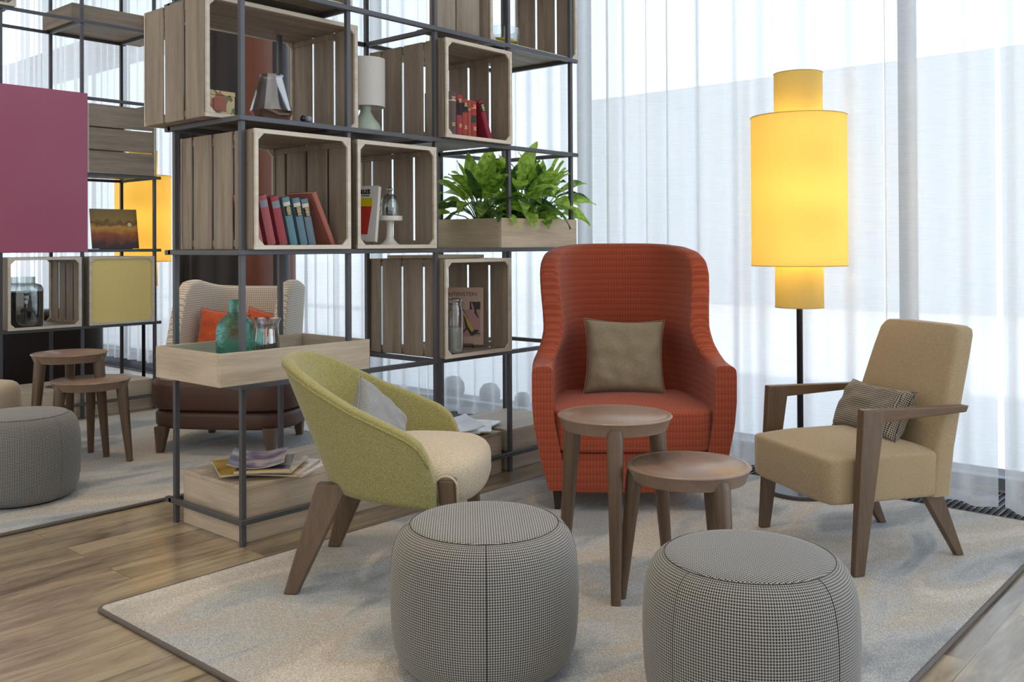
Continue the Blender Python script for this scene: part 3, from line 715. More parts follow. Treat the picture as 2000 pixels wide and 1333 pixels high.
pillow('cushion', 'grey wool cushion tucked in the corner of the lime green tub chair', 0.27, 0.27, 0.09, greyc,
       place(on(gc, (0.02, 0.385, 0.478)), cdir(gc, (1, 0.10, 0.9)), cdir(gc, (0.0, -1, 0.70))), seed=9)

# ------------------------------------------------------------------ beige armchair with wooden arms
sand = fabric('sand_twill', (0.33, 0.25, 0.145), (0.47, 0.37, 0.235), 420, bump=0.15)
bc = thing('armchair', 'sand beige armchair with angular brown wooden arms, right side', 'armchair', (1.280, -1.613, 0.014), math.radians(-122.3))
mb = MB(); soft_box(mb, -0.235, 0.255, -0.085, 0.375, 0.225, 0.382, r=0.016, crown=0.045, p=16); mb.build('seat', sand, bc, smooth=True)
# back slab
def slab(mb, prof, x0, x1, th):
    pass
mb = MB(); R = []
for z, yf, hw in ((0.225, 0.325, 0.245), (0.385, 0.345, 0.245), (0.55, 0.392, 0.232), (0.70, 0.440, 0.218), (0.772, 0.464, 0.208), (0.792, 0.472, 0.203)):
    th = 0.080 if z < 0.79 else 0.066; r = 0.018; o_ = 0.007 if z > 0.79 else 0; ring = []
    for cx, cy, a0 in ((hw - r, th - r, 0), (-(hw - r), th - r, PI / 2), (-(hw - r), r, PI), (hw - r, r, 1.5 * PI)):
        for k in range(5):
            t = a0 + PI / 2 * k / 4; ring.append(Vector((cx + r * math.cos(t) + 0.01, yf + o_ + cy + r * math.sin(t), z - (0 if z < 0.79 else 0.0))))
    R.append(ring)
last = R[-1]; c = sum(last, Vector()) / len(last)
R.append([c + (p - c) * 0.9 + Vector((0, 0, 0.010)) for p in last]); R.append([c + (p - c) * 0.5 + Vector((0, 0, 0.014)) for p in last])
mb.rings(R).build('backrest', sand, bc, smooth=True, auto=60)
for sx in (-1, 1):
    X = sx * 0.285 + 0.0
    mb = MB()
    # front post: leaning, wide at the arm and narrow at the floor
    taper_leg(mb, (X, 0.060, 0.545), (X, 0.000, 0), 0.026, 0.040, 0.034, 0.088)
    mb.build('front_leg', walnut, bc, bevel=0.004)
    mb = MB(); a = 0.0165
    mb.hexa([Vector((X - a, 0.017, 0.500)), Vector((X + a, 0.017, 0.500)), Vector((X + a, 0.430, 0.520)), Vector((X - a, 0.430, 0.520))],
            [Vector((X - a, 0.016, 0.548)), Vector((X + a, 0.016, 0.548)), Vector((X + a, 0.440, 0.542)), Vector((X - a, 0.440, 0.542))])
    mb.build('armrest', walnut if False else wood('stained_beech_arm', (0.10, 0.055, 0.030), (0.19, 0.115, 0.066), 'Y', rough=0.38), bc, bevel=0.004)
    mb = MB(); xb = sx * 0.205
    taper_leg(mb, (xb, 0.355, 0.235), (xb, 0.475, 0), 0.026, 0.030, 0.032, 0.082); mb.build('rear_leg', walnut, bc, bevel=0.004)
hound_l, hound_d = (0.40, 0.395, 0.37), (0.005, 0.005, 0.007)
hound_obj = houndstooth('houndstooth_cushion', (0.46, 0.41, 0.33), hound_d, 0.0075, uv=True)
pillow('cushion', 'small houndstooth lumbar cushion leaning on the back of the beige armchair', 0.36, 0.20, 0.11, hound_obj,
       place(on(bc, (0.0, 0.282, 0.485)), cdir(bc, (1, 0, 0.0)), cdir(bc, (0, -1, 0.55))), seed=2)

# ------------------------------------------------------------------ houndstooth poufs
hound_side = houndstooth('houndstooth_wool', hound_l, hound_d, 0.0064, uv=True)
hound_top = houndstooth('houndstooth_wool_top', (0.42, 0.42, 0.40), hound_d, 0.0064, uv=True)
def pouf(label, x, y, z0, rotz):
    p = thing('pouf', label, 'pouf', (x, y, z0), rotz, 'round houndstooth poufs')
    R, H = 0.249, 0.372
    prof = [(0.196, 0.006), (0.212, 0.012), (0.228, 0.030), (0.239, 0.060), (0.245, 0.100), (0.248, 0.150), (R, 0.19), (0.248, 0.235), (0.245, 0.275), (0.238, 0.312), (0.227, 0.340), (0.213, 0.357), (0.196, 0.366)]
    MB().lathe(prof, 72, cap=False, uvr=R).build('side_cover', hound_side, p, smooth=True)
    mb = MB(); uvl = mb.bm.loops.layers.uv.verify(); n = 72; rings = []
    tp = [(0.196, 0.366), (0.19, 0.3695), (0.16, 0.374), (0.11, 0.377), (0.06, 0.379), (0.012, 0.380)]
    for r, z in tp: rings.append([mb.bm.verts.new((r * math.cos(2 * PI * k / n), r * math.sin(2 * PI * k / n), z)) for k in range(n)])
    fs = []
    for a, b in zip(rings[:-1], rings[1:]):
        for k in range(n): fs.append(mb.face([a[k], a[(k + 1) % n], b[(k + 1) % n], b[k]]))
    fs.append(mb.face(rings[-1]))
    for f in fs:
        if f:
            for lp in f.loops: lp[uvl].uv = (lp.vert.co.x, lp.vert.co.y)
    mb.build('top_cover', hound_top, p, smooth=True)
    MB().tube([(0.1965 * math.cos(2 * PI * k / 64), 0.1965 * math.sin(2 * PI * k / 64), 0.3665) for k in range(64)], 0.0012, 6, cyclic=True).build('seam', black_metal, p, smooth=True)
    for k in range(4):
        a = 2 * PI * k / 4
        MB().tube([((r - 0.0002) * math.cos(a), (r - 0.0002) * math.sin(a), z) for r, z in prof], 0.0011, 5).build('seam', black_metal, p, smooth=True)
    MB().lathe([(0.19, 0.0), (0.196, 0.002), (0.196, 0.012)], 48).build('foot_ring', plain('black_felt_foot', (0.015, 0.015, 0.017), 0.9) if 'black_felt_foot' not in MATS else MATS['black_felt_foot'], p, smooth=True)
    return p
pa = pouf('grey houndstooth pouf in front of the lime tub chair, left of the two near ones', -0.134, -1.349, 0.014, math.radians(-136.0))
dup(pa, (0.072, -2.006, 0.014), math.radians(-104), 'grey houndstooth pouf nearest the camera, right of the two near ones')
dup(pa, (-0.273, 1.313, 0.014), math.radians(-160), 'grey houndstooth pouf on the far rug at the left edge of the picture')

# ------------------------------------------------------------------ nesting side tables
def side_table(label, x, y, z0, H, R, rotz, splay=0.055):
    t = thing('side_table', label, 'side table', (x, y, z0), rotz, 'round beech side tables')
    MB().lathe([(R - 0.026, H - 0.046), (R - 0.018, H - 0.044), (R - 0.004, H - 0.008), (R, H - 0.004), (R - 0.002, H - 0.001), (R - 0.006, H), (R - 0.016, H), (R - 0.0172, H - 0.0012), (R - 0.0185, H - 0.0001), (0.001, H - 0.0001)], 72).build('table_top', walnut_top, t, auto=45)
    for k in range(3):
        a = k * 2 * PI / 3; c, s = math.cos(a), math.sin(a); r0 = R - 0.030; r1 = R - 0.030 + splay
        mb = MB(); pts = []
        top = Vector((c * r0, s * r0, H - 0.012)); bot = Vector((c * r1, s * r1, 0)); u = Vector((c, s, 0)); v = Vector((-s, c, 0))
        R2 = []
        for f in (0, 0.02, 0.5, 0.93, 0.985, 1.0):
            p = bot + (top - bot) * f; w = 0.017 + 0.013 * f; d = 0.014 + 0.013 * f
            if f > 0.95: w *= 0.82 if f < 1 else 0.45; d *= 0.9 if f < 1 else 0.6
            ring = []
            for kk in range(12):
                b = 2 * PI * kk / 12; cc, ss = math.cos(b), math.sin(b); q = (abs(cc) ** 4 + abs(ss) ** 4) ** (-0.25)
                ring.append(p + u * cc * q * d + v * ss * q * w * 0.9)
            R2.append(ring)
        mb.rings(R2).build('leg', walnut, t, auto=45)
    return t
side_table('taller round beech side table in front of the red wing chair', 0.572, -1.275, 0.014, 0.546, 0.187, math.radians(215.2), 0.045)
side_table('lower round beech side table right of the taller one by the red chair', 0.585, -1.540, 0.014, 0.420, 0.192, math.radians(245.2), 0.045)
side_table('taller round beech side table on the far rug, behind the lower one', 0.236, 1.975, 0.014, 0.546, 0.187, math.radians(66), 0.045)
side_table('lower round beech side table on the far rug, in front of the taller one', 0.262, 1.785, 0.014, 0.420, 0.192, math.radians(66), 0.045)

# ------------------------------------------------------------------ floor lamps
def shade_mat(name, col, em):
    mt, t, b = nodes(name); t.nodes.remove(b); out = t.nodes['Material Output']
    df = N(t, 'ShaderNodeBsdfDiffuse'); df.inputs[0].default_value = (*col, 1)
    tl = N(t, 'ShaderNodeBsdfTranslucent'); tl.inputs[0].default_value = (*col, 1)
    m1 = N(t, 'ShaderNodeMixShader'); m1.inputs[0].default_value = 0.55; t.links.new(df.outputs[0], m1.inputs[1]); t.links.new(tl.outputs[0], m1.inputs[2])
    t.links.new(m1.outputs[0], out.inputs[0]); return mt
yshade = shade_mat('yellow_shade_cloth', (0.86, 0.735, 0.34), 0)
def floor_lamp(label, x, y, z0):
    l = thing('floor_lamp', label, 'floor lamp', (x, y, z0))
    MB().lathe([(0.150, 0.0), (0.152, 0.004), (0.152, 0.016), (0.149, 0.019), (0.001, 0.020)], 64).build('base', dark_metal, l, auto=40)
    MB().tube([(0, 0, 0.02), (0, 0, 1.78)], 0.0135, 16).build('pole', black_metal, l, smooth=True)
    def drum(nm, r, z1, z2):
        t = 0.002
        o = MB().lathe([(r - t, z1), (r, z1), (r, z2), (r - t, z2), (r - t, z1)], 80, cap=False).build(nm, yshade, l, auto=40)
        for z in (z1, z2): MB().tube([((r) * math.cos(2 * PI * k / 64), (r) * math.sin(2 * PI * k / 64), z) for k in range(64)], 0.0022, 6, cyclic=True).build('shade_rim', yshade, o, smooth=True)
        for z in (z1 + 0.01, z2 - 0.01):
            mb = MB()
            for a in (0, 2.094, 4.189): mb.tube([(0, 0, z), ((r - t) * math.cos(a), (r - t) * math.sin(a), z)], 0.0016, 5)
            mb.build('spider', black_metal, o)
    drum('small_shade', 0.104, 0.818, 1.020); drum('large_shade', 0.205, 1.002, 1.660); drum('small_shade', 0.104, 1.640, 1.852)
    return l
fl = floor_lamp('tall floor lamp with stacked yellow drum shades, between the red and the beige chairs', 2.010, -1.262, 0.014)
floor_lamp('floor lamp with yellow drum shades, glowing behind the far shelf', 1.625, 3.865, 0.0)
for (x, y, z0) in ((2.010, -1.262, 0.014), (1.625, 3.865, 0.0)):
    for z, p in ((1.06, 0.70), (1.33, 0.80), (1.60, 0.60)):
        for a in (0.8, 3.9):
            lamp('bulb', 'POINT', (x + 0.07 * math.cos(a), y + 0.07 * math.sin(a), z0 + z), p, (1.0, 0.86, 0.64), 0.03)

# ------------------------------------------------------------------ far seating
leather = plain('brown_leather', (0.088, 0.040, 0.028), 0.42, bump=0.25, bscale=260)
dleather = plain('dark_leather', (0.016, 0.011, 0.011), 0.42, bump=0.25, bscale=260)
rust = plain('rust_leather', (0.17, 0.045, 0.016), 0.38, bump=0.2, bscale=200)
def grid_fabric(name, c0, c1, per):
    mt, t, b = nodes(name); tcn = N(t, 'ShaderNodeTexCoord')
    da, fa = wave_cell(t, tcn.outputs['UV'], 0, per); db, fb = wave_cell(t, tcn.outputs['UV'], 1, per)
    A = N(t, 'ShaderNodeMath', operation='GREATER_THAN'); A.inputs[1].default_value = 0.30; t.links.new(fa.outputs[0], A.inputs[0])
    B = N(t, 'ShaderNodeMath', operation='GREATER_THAN'); B.inputs[1].default_value = 0.30; t.links.new(fb.outputs[0], B.inputs[0])
    m_ = N(t, 'ShaderNodeMath', operation='MULTIPLY'); t.links.new(A.outputs[0], m_.inputs[0]); t.links.new(B.outputs[0], m_.inputs[1])
    mxn = N(t, 'ShaderNodeMix', data_type='RGBA'); mxn.inputs[6].default_value = (*c0, 1); mxn.inputs[7].default_value = (*c1, 1)
    t.links.new(m_.outputs[0], mxn.inputs[0]); t.links.new(mxn.outputs[2], b.inputs['Base Color']); b.inputs['Roughness'].default_value = 0.9
    bp = N(t, 'ShaderNodeBump'); bp.inputs['Strength'].default_value = 0.5; bp.inputs['Distance'].default_value = 0.002
    t.links.new(m_.outputs[0], bp.inputs['Height']); t.links.new(bp.outputs[0], b.inputs['Normal']); return mt
waffle = grid_fabric('cream_waffle_weave', (0.44, 0.37, 0.29), (0.74, 0.69, 0.60), 0.013)
cc = thing('wing_chair', 'cream waffle-weave wing chair on a brown leather seat, seen through the near shelf', 'armchair', (0.716, 1.402, 0.014), math.radians(-56))
def cplan(s):
    a = s * PI / 2; sn, cs = math.sin(a), math.cos(a)
    return (0.335 * math.copysign(abs(sn) ** 0.5, sn), 0.12 + 0.56 * abs(cs) ** 0.62)
CT = [(0.12, 0.46), (0.16, 0.56), (0.20, 0.72), (0.24, 0.85), (0.30, 0.905), (0.38, 0.912), (0.50, 0.885), (0.60, 0.868), (0.68, 0.862)]
shell(cplan, lambda s: interp(CT, cplan(s)[1]), lambda s: 0.37, lambda s: 0.075, ns=80, nt=14, lean=lambda z, s: 0.22 * (z - 0.4) * math.cos(s * PI / 2) ** 0.5).build('wing_back', waffle, cc, smooth=False, auto=60)
mb = MB(); soft_box(mb, -0.415, 0.415, 0.02, 0.72, 0.225, 0.385, r=0.03, p=4.5); mb.build('seat_shell', leather, cc, smooth=True)
mb = MB(); soft_box(mb, -0.395, 0.395, 0.035, 0.70, 0.125, 0.222, r=0.025, p=4.5); mb.build('base', leather, cc, smooth=True)
mb = MB(); soft_box(mb, -0.37, 0.37, 0.04, 0.62, 0.375, 0.425, r=0.02, crown=0.02, p=5); mb.build('seat_cushion', waffle, cc, smooth=True)
for lx, ly in ((-0.30, 0.06), (0.30, 0.06), (-0.26, 0.60), (0.26, 0.60)):
    mb = MB(); taper_leg(mb, (lx, ly, 0.14), (lx * 1.03, ly - 0.005, 0), 0.034, 0.034, 0.068, 0.060); mb.build('leg', walnut, cc, bevel=0.004)
orange = fabric('orange_wool', (0.42, 0.065, 0.024), (0.62, 0.13, 0.05), 240, bump=0.5)
pillow('cushion', 'orange cushion behind the teal bottle, left of the pair on the cream wing chair', 0.30, 0.31, 0.11, orange,
       place(on(cc, (-0.100, 0.37, 0.590)), cdir(cc, (1, 0.12, -0.10)), cdir(cc, (-0.15, -1, 0.30))), seed=21)
pillow('cushion', 'orange cushion nearer the right wing of the cream wing chair', 0.30, 0.31, 0.11, orange,
       place(on(cc, (0.135, 0.425, 0.580)), cdir(cc, (1, 0.0, -0.20)), cdir(cc, (0.1, -1, 0.30))), seed=23)
# leather-clad column
lc = thing('leather_column', 'tall round column clad in dark and rust leather panels behind the cream wing chair', 'column', (1.893, 3.01, 0))
npan = 12
for k in range(npan):
    a0 = 2 * PI * k / npan + math.radians(6); a1 = a0 + 2 * PI / npan; mb = MB(); R0, R1 = 0.385, 0.405
    ring = lambda z: [Vector((R0 * math.cos(a0), R0 * math.sin(a0), z))] + [Vector(((R1 + 0.022 * math.sin(PI * j / 10)) * math.cos(a0 + (a1 - a0) * j / 10), (R1 + 0.022 * math.sin(PI * j / 10)) * math.sin(a0 + (a1 - a0) * j / 10), z)) for j in range(11)] + [Vector((R0 * math.cos(a1), R0 * math.sin(a1), z))]
    mb.rings([ring(0.0), ring(4.395)])
    am = (math.degrees((a0 + a1) / 2) + 360) % 360
    mb.build('leather_panel', dleather if 150 < am < 237 or am < 40 or 285 < am < 300 else rust, lc, auto=40)
# dark sofa beyond the far shelf
sf = thing('sofa', 'dark brown leather sofa with rounded end beyond the far shelf', 'sofa', (0.42, 4.45, 0))
mb = MB(); soft_box(mb, -1.5, 1.02, -0.30, 0.42, 0.08, 0.36, r=0.05, p=5); mb.build('seat', dleather, sf, smooth=True)
mb = MB(); soft_box(mb, -1.5, 1.02, -0.38, -0.16, 0.06, 0.655, r=0.07, p=5); mb.build('backrest', dleather, sf, smooth=True)
for lx in (-1.2, 0.8):
    for ly in (-0.25, 0.3): MB().tube([(lx, ly, 0), (lx, ly, 0.1)], 0.025, 10).build('leg', black_metal, sf)
ot = thing('ottoman', 'sand beige upholstered stool at the left picture edge behind the far pouf', 'stool', (-0.235, 2.25, 0.014), 0.7)
mb = MB(); soft_box(mb, -0.27, 0.27, -0.27, 0.27, 0.19, 0.40, r=0.05, crown=0.02, p=4); mb.build('seat', cream, ot, smooth=True)
for lx in (-0.19, 0.19):
    for ly in (-0.19, 0.19):
        mb = MB(); taper_leg(mb, (lx, ly, 0.22), (lx * 1.1, ly * 1.1, 0), 0.025, 0.025, 0.04, 0.04); mb.build('leg', walnut, ot)

# ------------------------------------------------------------------ plants in the planter box
def leaf_mat(name, c0, c1):
    mt, t, b = nodes(name); t.nodes.remove(b); out = t.nodes['Material Output']; tcn = N(t, 'ShaderNodeTexCoord')
    nz = N(t, 'ShaderNodeTexNoise'); nz.inputs['Scale'].default_value = 34; nz.inputs['Detail'].default_value = 3; t.links.new(tcn.outputs['Object'], nz.inputs['Vector'])
    r = N(t, 'ShaderNodeMapRange'); r.inputs[1].default_value = 0.40; r.inputs[2].default_value = 0.62; t.links.new(nz.outputs[0], r.inputs[0])
    mxn = N(t, 'ShaderNodeMix', data_type='RGBA'); mxn.inputs[6].default_value = (*c0, 1); mxn.inputs[7].default_value = (*c1, 1); t.links.new(r.outputs[0], mxn.inputs[0])
    pr = N(t, 'ShaderNodeBsdfPrincipled'); pr.inputs['Roughness'].default_value = 0.32; t.links.new(mxn.outputs[2], pr.inputs['Base Color'])
    tl = N(t, 'ShaderNodeBsdfTranslucent'); hs = N(t, 'ShaderNodeHueSaturation'); hs.inputs['Hue'].default_value = 0.475; hs.inputs['Value'].default_value = 2.1; hs.inputs['Saturation'].default_value = 1.05
    t.links.new(mxn.outputs[2], hs.inputs['Color']); t.links.new(hs.outputs[0], tl.inputs[0])
    ms = N(t, 'ShaderNodeMixShader'); ms.inputs[0].default_value = 0.45; t.links.new(pr.outputs[0], ms.inputs[1]); t.links.new(tl.outputs[0], ms.inputs[2]); t.links.new(ms.outputs[0], out.inputs[0]); return mt
leaf_a = leaf_mat('leaf_green', (0.070, 0.165, 0.028), (0.25, 0.43, 0.07)); leaf_b = leaf_mat('leaf_light_green', (0.17, 0.33, 0.05), (0.38, 0.58, 0.13)); leaf_d = leaf_mat('leaf_dark_green', (0.02, 0.060, 0.018), (0.065, 0.15, 0.04))
stem_m = plain('leaf_stalk', (0.10, 0.20, 0.05), 0.5)
def plant(label, x, y, z, n, seed, lean=(0, 0), hmax=0.30, spread=0.16):
    rnd = random.Random(seed); p = thing('leafy_plant', label, 'plant', (x, y, z), 0, 'leafy green plants in the planter box')
    mb = MB(); st = MB()
    for k in range(n):
        az = 2 * PI * (k * 0.381966) + rnd.uniform(-0.3, 0.3); f = (k + 0.5) / n
        rad = spread * (0.25 + 0.75 * f) * rnd.uniform(0.75, 1.1); hh = hmax * (1.0 - 0.72 * f ** 1.3) * rnd.uniform(0.8, 1.05)
        tip0 = Vector((math.cos(az) * rad * 0.55 + lean[0] * (1 - f * 0.3), math.sin(az) * rad * 0.55 + lean[1], hh * 0.52)); base = Vector((math.cos(az) * 0.02, math.sin(az) * 0.02, 0))
        st.tube([base, base.lerp(tip0, 0.5) + Vector((0, 0, 0.015)), tip0], [0.0035, 0.003, 0.0025], 6)
        L = rnd.uniform(0.14, 0.225); Wd = L * rnd.uniform(0.38, 0.50)
        d = Vector((math.cos(az) * (0.35 + 0.9 * f) + lean[0] * 2, math.sin(az) * (0.35 + 0.9 * f), 1.25 - 1.35 * f + rnd.uniform(-0.15, 0.15))).normalized()
        side = d.cross(Vector((0, 0, 1)))
        if side.length < 0.1: side = Vector((1, 0, 0))
        side.normalize(); up = side.cross(d); tw = rnd.uniform(-0.7, 0.7); side = side * math.cos(tw) + up * math.sin(tw); up = side.cross(d)
        pos = tip0.copy(); dirv = d.copy(); rows = []; nn = 9; droop = rnd.uniform(0.05, 0.16) * (0.6 + f)
        for i in range(nn + 1):
            t = i / nn; w = Wd / 2 * (math.sin(PI * min(1, t * 0.97 + 0.03) ** 0.80)) ** 0.85 * (1 if t < 0.995 else 0.0) + 0.0006
            wav = 0.006 * math.sin(t * 9 + k)
            rows.append([pos - side * w + up * (w * 0.28 + wav), pos - side * w * 0.5 + up * w * 0.06, pos.copy(), pos + side * w * 0.5 + up * w * 0.06, pos + side * w + up * (w * 0.28 - wav)])
            pos = pos + dirv * (L / nn); dirv = (dirv + Vector((0, 0, -1)) * droop).normalized()
            up = side.cross(dirv).normalized()
        mb.rings(rows, closed=False, mi=rnd.choice([0, 1, 1, 1, 2]))
    mb.build('foliage', [leaf_a, leaf_b, leaf_d], p, smooth=True); st.build('stalks', stem_m, p, smooth=True)
    return p
PZ = Z2 + 0.11
plant('leafy green plant at the left end of the planter box', 1.53, 0.20, PZ, 38, 5, (-0.03, 0.0), 0.38, 0.27)
plant('leafy green plant in the middle of the planter box, tallest leaves', 1.735, 0.15, PZ, 42, 8, (0, 0), 0.48, 0.25)
plant('leafy green plant at the right end of the planter box, spilling over the side', 1.915, 0.20, PZ, 44, 14, (0.06, -0.01), 0.44, 0.30)

# ------------------------------------------------------------------ books
paper = plain('book_paper', (0.66, 0.60, 0.48), 0.9)
cloths = {}
def cloth(name, col):
    if name not in cloths: cloths[name] = plain(name, col, 0.7, bump=0.2, bscale=600)
    return cloths[name]
def book(label, loc, th, h, d, mat, lean=0.0, group=None, band=None, rows=None, rotz=0, lit=None):
    """spine on local -y, thickness along x; leaning about y, resting on its lower edge"""
    b = thing('book', label, 'book', loc, rotz, group, rot=(0, lean, rotz))
    c = 0.0025
    # leaning to -x pivots on the lower left edge, to +x on the lower right edge
    xo = 0.0 if lean <= 0 else -th
    mb = MB(); n = 8
    # spine: slightly rounded
    ring = lambda z: [Vector((xo, 0.006, z))] + [Vector((xo + th * j / n, 0.006 - 0.006 * math.sin(PI * j / n), z)) for j in range(1, n)] + [Vector((xo + th, 0.006, z)), Vector((xo + th, 0.0085, z)), Vector((xo, 0.0085, z))]
    mb.rings([ring(0), ring(h)]); mb.box(xo, xo + c, 0.007, d, 0, h); mb.box(xo + th - c, xo + th, 0.007, d, 0, h)
    mb.build('cover', mat, b, auto=50)
    MB().box(xo + c, xo + th - c, 0.009, d - 0.004, 0.003, h - 0.003).build('pages', paper, b)
    for i, (z0, z1, bm_) in enumerate(band or []):
        ring2 = lambda z: [Vector((xo + 0.0006, 0.0056, z))] + [Vector((xo + th * j / n, 0.0054 - 0.0062 * math.sin(PI * j / n), z)) for j in range(1, n)] + [Vector((xo + th - 0.0006, 0.0056, z))]
        MB().rings([ring2(z0 * h), ring2(z1 * h)], closed=False).build('spine_label', bm_, b, smooth=True)
    for i, (zc, txt, bm_) in enumerate(rows or []):
        ms = MB(); w = th * 0.6; rnd = random.Random(i * 7 + int(loc[0] * 1000))
        for q in range(3):
            ww = w * rnd.uniform(0.6, 1.0); z = zc * h - q * 0.006
            ms.box(xo + th / 2 - ww / 2, xo + th / 2 + ww / 2, -0.0012, 0.0004, z, z + 0.0032)
        ms.build('gilt_lines', bm_, b)
    return b
grey_lbl = cloth('label_grey_blue', (0.22, 0.25, 0.28)); blk = cloth('label_black', (0.012, 0.012, 0.014)); gold = plain('gilt', (0.62, 0.50, 0.24), 0.4, 0.3); ivory = cloth('label_ivory', (0.60, 0.58, 0.48))
pink1, pink2, pink3 = cloth('cloth_dusty_pink', (0.42, 0.13, 0.15)), cloth('cloth_rose', (0.36, 0.09, 0.10)), cloth('cloth_deep_rose', (0.33, 0.055, 0.07))
blue1, blue2, blue3 = cloth('cloth_sky_blue', (0.115, 0.24, 0.29)), cloth('cloth_grey_blue', (0.125, 0.215, 0.275)), cloth('cloth_slate_blue', (0.135, 0.205, 0.25))
gy = 'leaning cloth-bound books in the crate'
zb = Z2 + 0.0125
bk = [(0.074, pink1, 'dusty pink', 0), (0.130, pink2, 'faded rose', 0), (0.184, pink3, 'deep rose', 0), (0.234, blue1, 'sky blue', 1), (0.282, blue2, 'grey blue', 1), (0.322, blue3, 'slate blue', 1)]
names = ['dusty pink cloth book, first on the left in the leaning row', 'faded rose cloth book, second of the three pink leaning books', 'deep rose cloth book next to the first blue one',
         'sky blue cloth book, leftmost of the three blue ones', 'grey blue cloth book, middle of the three blue ones', 'slate blue cloth book, rightmost of the three blue ones']
for i, (x, m_, nm, t_) in enumerate(bk):
    th = 0.036 if t_ == 0 else 0.033; h = 0.197 - 0.004 * i * 0.5; ln = -math.radians(13 if i < 3 else 12.5)
    bnd = [(0.76, 0.90, grey_lbl)] if t_ == 0 else [(0.82, 0.90, ivory), (0.62, 0.82, blk)]
    rw = [] if t_ == 0 else [(0.79, '', gold), (0.70, '', gold)]
    book(names[i], (x, 0.012, zb + 0.0005), th, h, 0.135, m_, ln, gy, bnd, rw)
book('large salmon pink book leaning steeply against the right side of the crate', (0.432, 0.012, zb + 0.0005), 0.022, 0.232, 0.185, cloth('cloth_salmon', (0.44, 0.15, 0.11)), -math.radians(25), gy)
zc = Z3 + 0.0125
rr = [(1.066, 0.026, 0.208, cloth('cloth_taupe', (0.17, 0.12, 0.105)), 'pale taupe book half hidden at the left end of the red row', [(0.78, 0.9, ivory)]),
      (1.095, 0.048, 0.206, cloth('cloth_brown', (0.115, 0.075, 0.068)), 'thick brown book beside the red row', [(0.80, 0.82, ivory)]),
      (1.1455, 0.036, 0.199, cloth('cloth_red', (0.34, 0.035, 0.04)), 'tallest bright red book with long black spine label', [(0.52, 0.86, blk)]),
      (1.1835, 0.035, 0.182, cloth('cloth_brick', (0.36, 0.05, 0.035)), 'brick red book with a black label in mid row', [(0.66, 0.90, blk)]),
      (1.2205, 0.021, 0.180, cloth('cloth_coral', (0.42, 0.09, 0.07)), 'thin coral red book squeezed in mid row', [(0.75, 0.77, gold)]),
      (1.2435, 0.035, 0.180, cloth('cloth_scarlet', (0.37, 0.04, 0.035)), 'scarlet book with a dark green label, right end of the upright row', [(0.42, 0.62, cloth('label_green', (0.02, 0.06, 0.035))), (0.8, 0.82, gold)])]
for x, th, h, m_, nm, bnd in rr:
    book(nm, (x, 0.0, zc + 0.0005), th, h, 0.135, m_, 0, 'red and brown books in the upper crate', bnd, [(0.30, '', gold), (0.88, '', gold)] if th > 0.03 else [])
book('crimson book leaning against the upright red ones', (1.362, 0.0, zc + 0.0005), 0.030, 0.196, 0.165, cloth('cloth_crimson', (0.30, 0.018, 0.045)), -math.radians(21), 'red and brown books in the upper crate', [(0.72, 0.94, blk)], [(0.88, '', gold), (0.80, '', gold)])

# big white and yellow art book on a wire stand, facing left
def cover_book(name, label, M, w, h, t, covm):
    b = thing('art_book', label, 'book'); b.matrix_world = M
    MB().box(0, w, 0.002, t - 0.002, 0.002, h - 0.002).build('pages', plain('white_pages', (0.78, 0.76, 0.72), 0.8) if 'white_pages' not in MATS else MATS['white_pages'], b)
    mb = MB(); mb.box(-0.002, w + 0.002, 0, 0.002, 0, h); mb.box(-0.002, w + 0.002, t - 0.002, t, 0, h); mb.box(-0.002, 0, 0, t, 0, h); mb.build('cover', covm, b)
    return b
def flat(b, nm, x0, x1, z0, z1, mt, y=-0.0008): return MB().box(x0, x1, y, 0.0, z0, z1).build(nm, mt, b)
whitec = plain('white_card', (0.74, 0.72, 0.70), 0.5)
ang = math.radians(-68)      # the cover looks towards -x, a little towards the camera
M = Matrix.Translation((0.668, 0.255, Z2 + 0.030)) @ Matrix.Rotation(ang, 4, 'Z') @ Matrix.Rotation(-math.radians(9), 4, 'X')
bh = cover_book('art_book', 'white art book with a yellow band and red and black shapes, beside the cake stand', M, 0.165, 0.250, 0.024, whitec)
flat(bh, 'yellow_band', 0.0, 0.140, 0.158, 0.195, plain('print_yellow', (0.66, 0.55, 0.01), 0.5))
flat(bh, 'black_shape', 0.0, 0.085, 0.035, 0.158, plain('print_black', (0.01, 0.012, 0.012), 0.5))
MB().prism([(0.055, -0.0016, 0.033), (0.128, -0.0016, 0.033), (0.140, -0.0016, 0.158), (0.078, -0.0016, 0.158)], (0, 0.001, 0)).build('red_shape', plain('print_red', (0.50, 0.035, 0.022), 0.5), bh)
text_mesh('title', 'bauhaus', 0.042, MATS['print_black'], bh, Matrix.Translation((-0.008, -0.0012, 0.214)) @ Matrix.Rotation(PI / 2, 4, 'X'), bold=0.0012)
text_mesh('subtitle', 'museum', 0.012, MATS['print_black'], bh, Matrix.Translation((0.085, -0.0012, 0.203)) @ Matrix.Rotation(PI / 2, 4, 'X'))
ws = MB(); q3 = lambda x, y, z: Matrix.Translation((0.668, 0.255, Z2)) @ Matrix.Rotation(ang, 4, 'Z') @ Vector((x, y, z))
for x in (0.04, 0.12): ws.tube([q3(x, 0.07, 0.014), q3(x, -0.010, 0.014), q3(x, -0.014, 0.034), q3(x, -0.004, 0.034)], 0.0018, 6)
ws.tube([q3(0.04, 0.0, 0.014), q3(0.12, 0.0, 0.014)], 0.0018, 6); ws.tube([q3(0.04, 0.07, 0.014), q3(0.06, 0.04, 0.10), q3(0.10, 0.04, 0.10), q3(0.12, 0.07, 0.014)], 0.0018, 6)
tag(ws.build('book_stand', black_metal, smooth=True), 'black wire stand under the white and yellow art book', 'book stand')

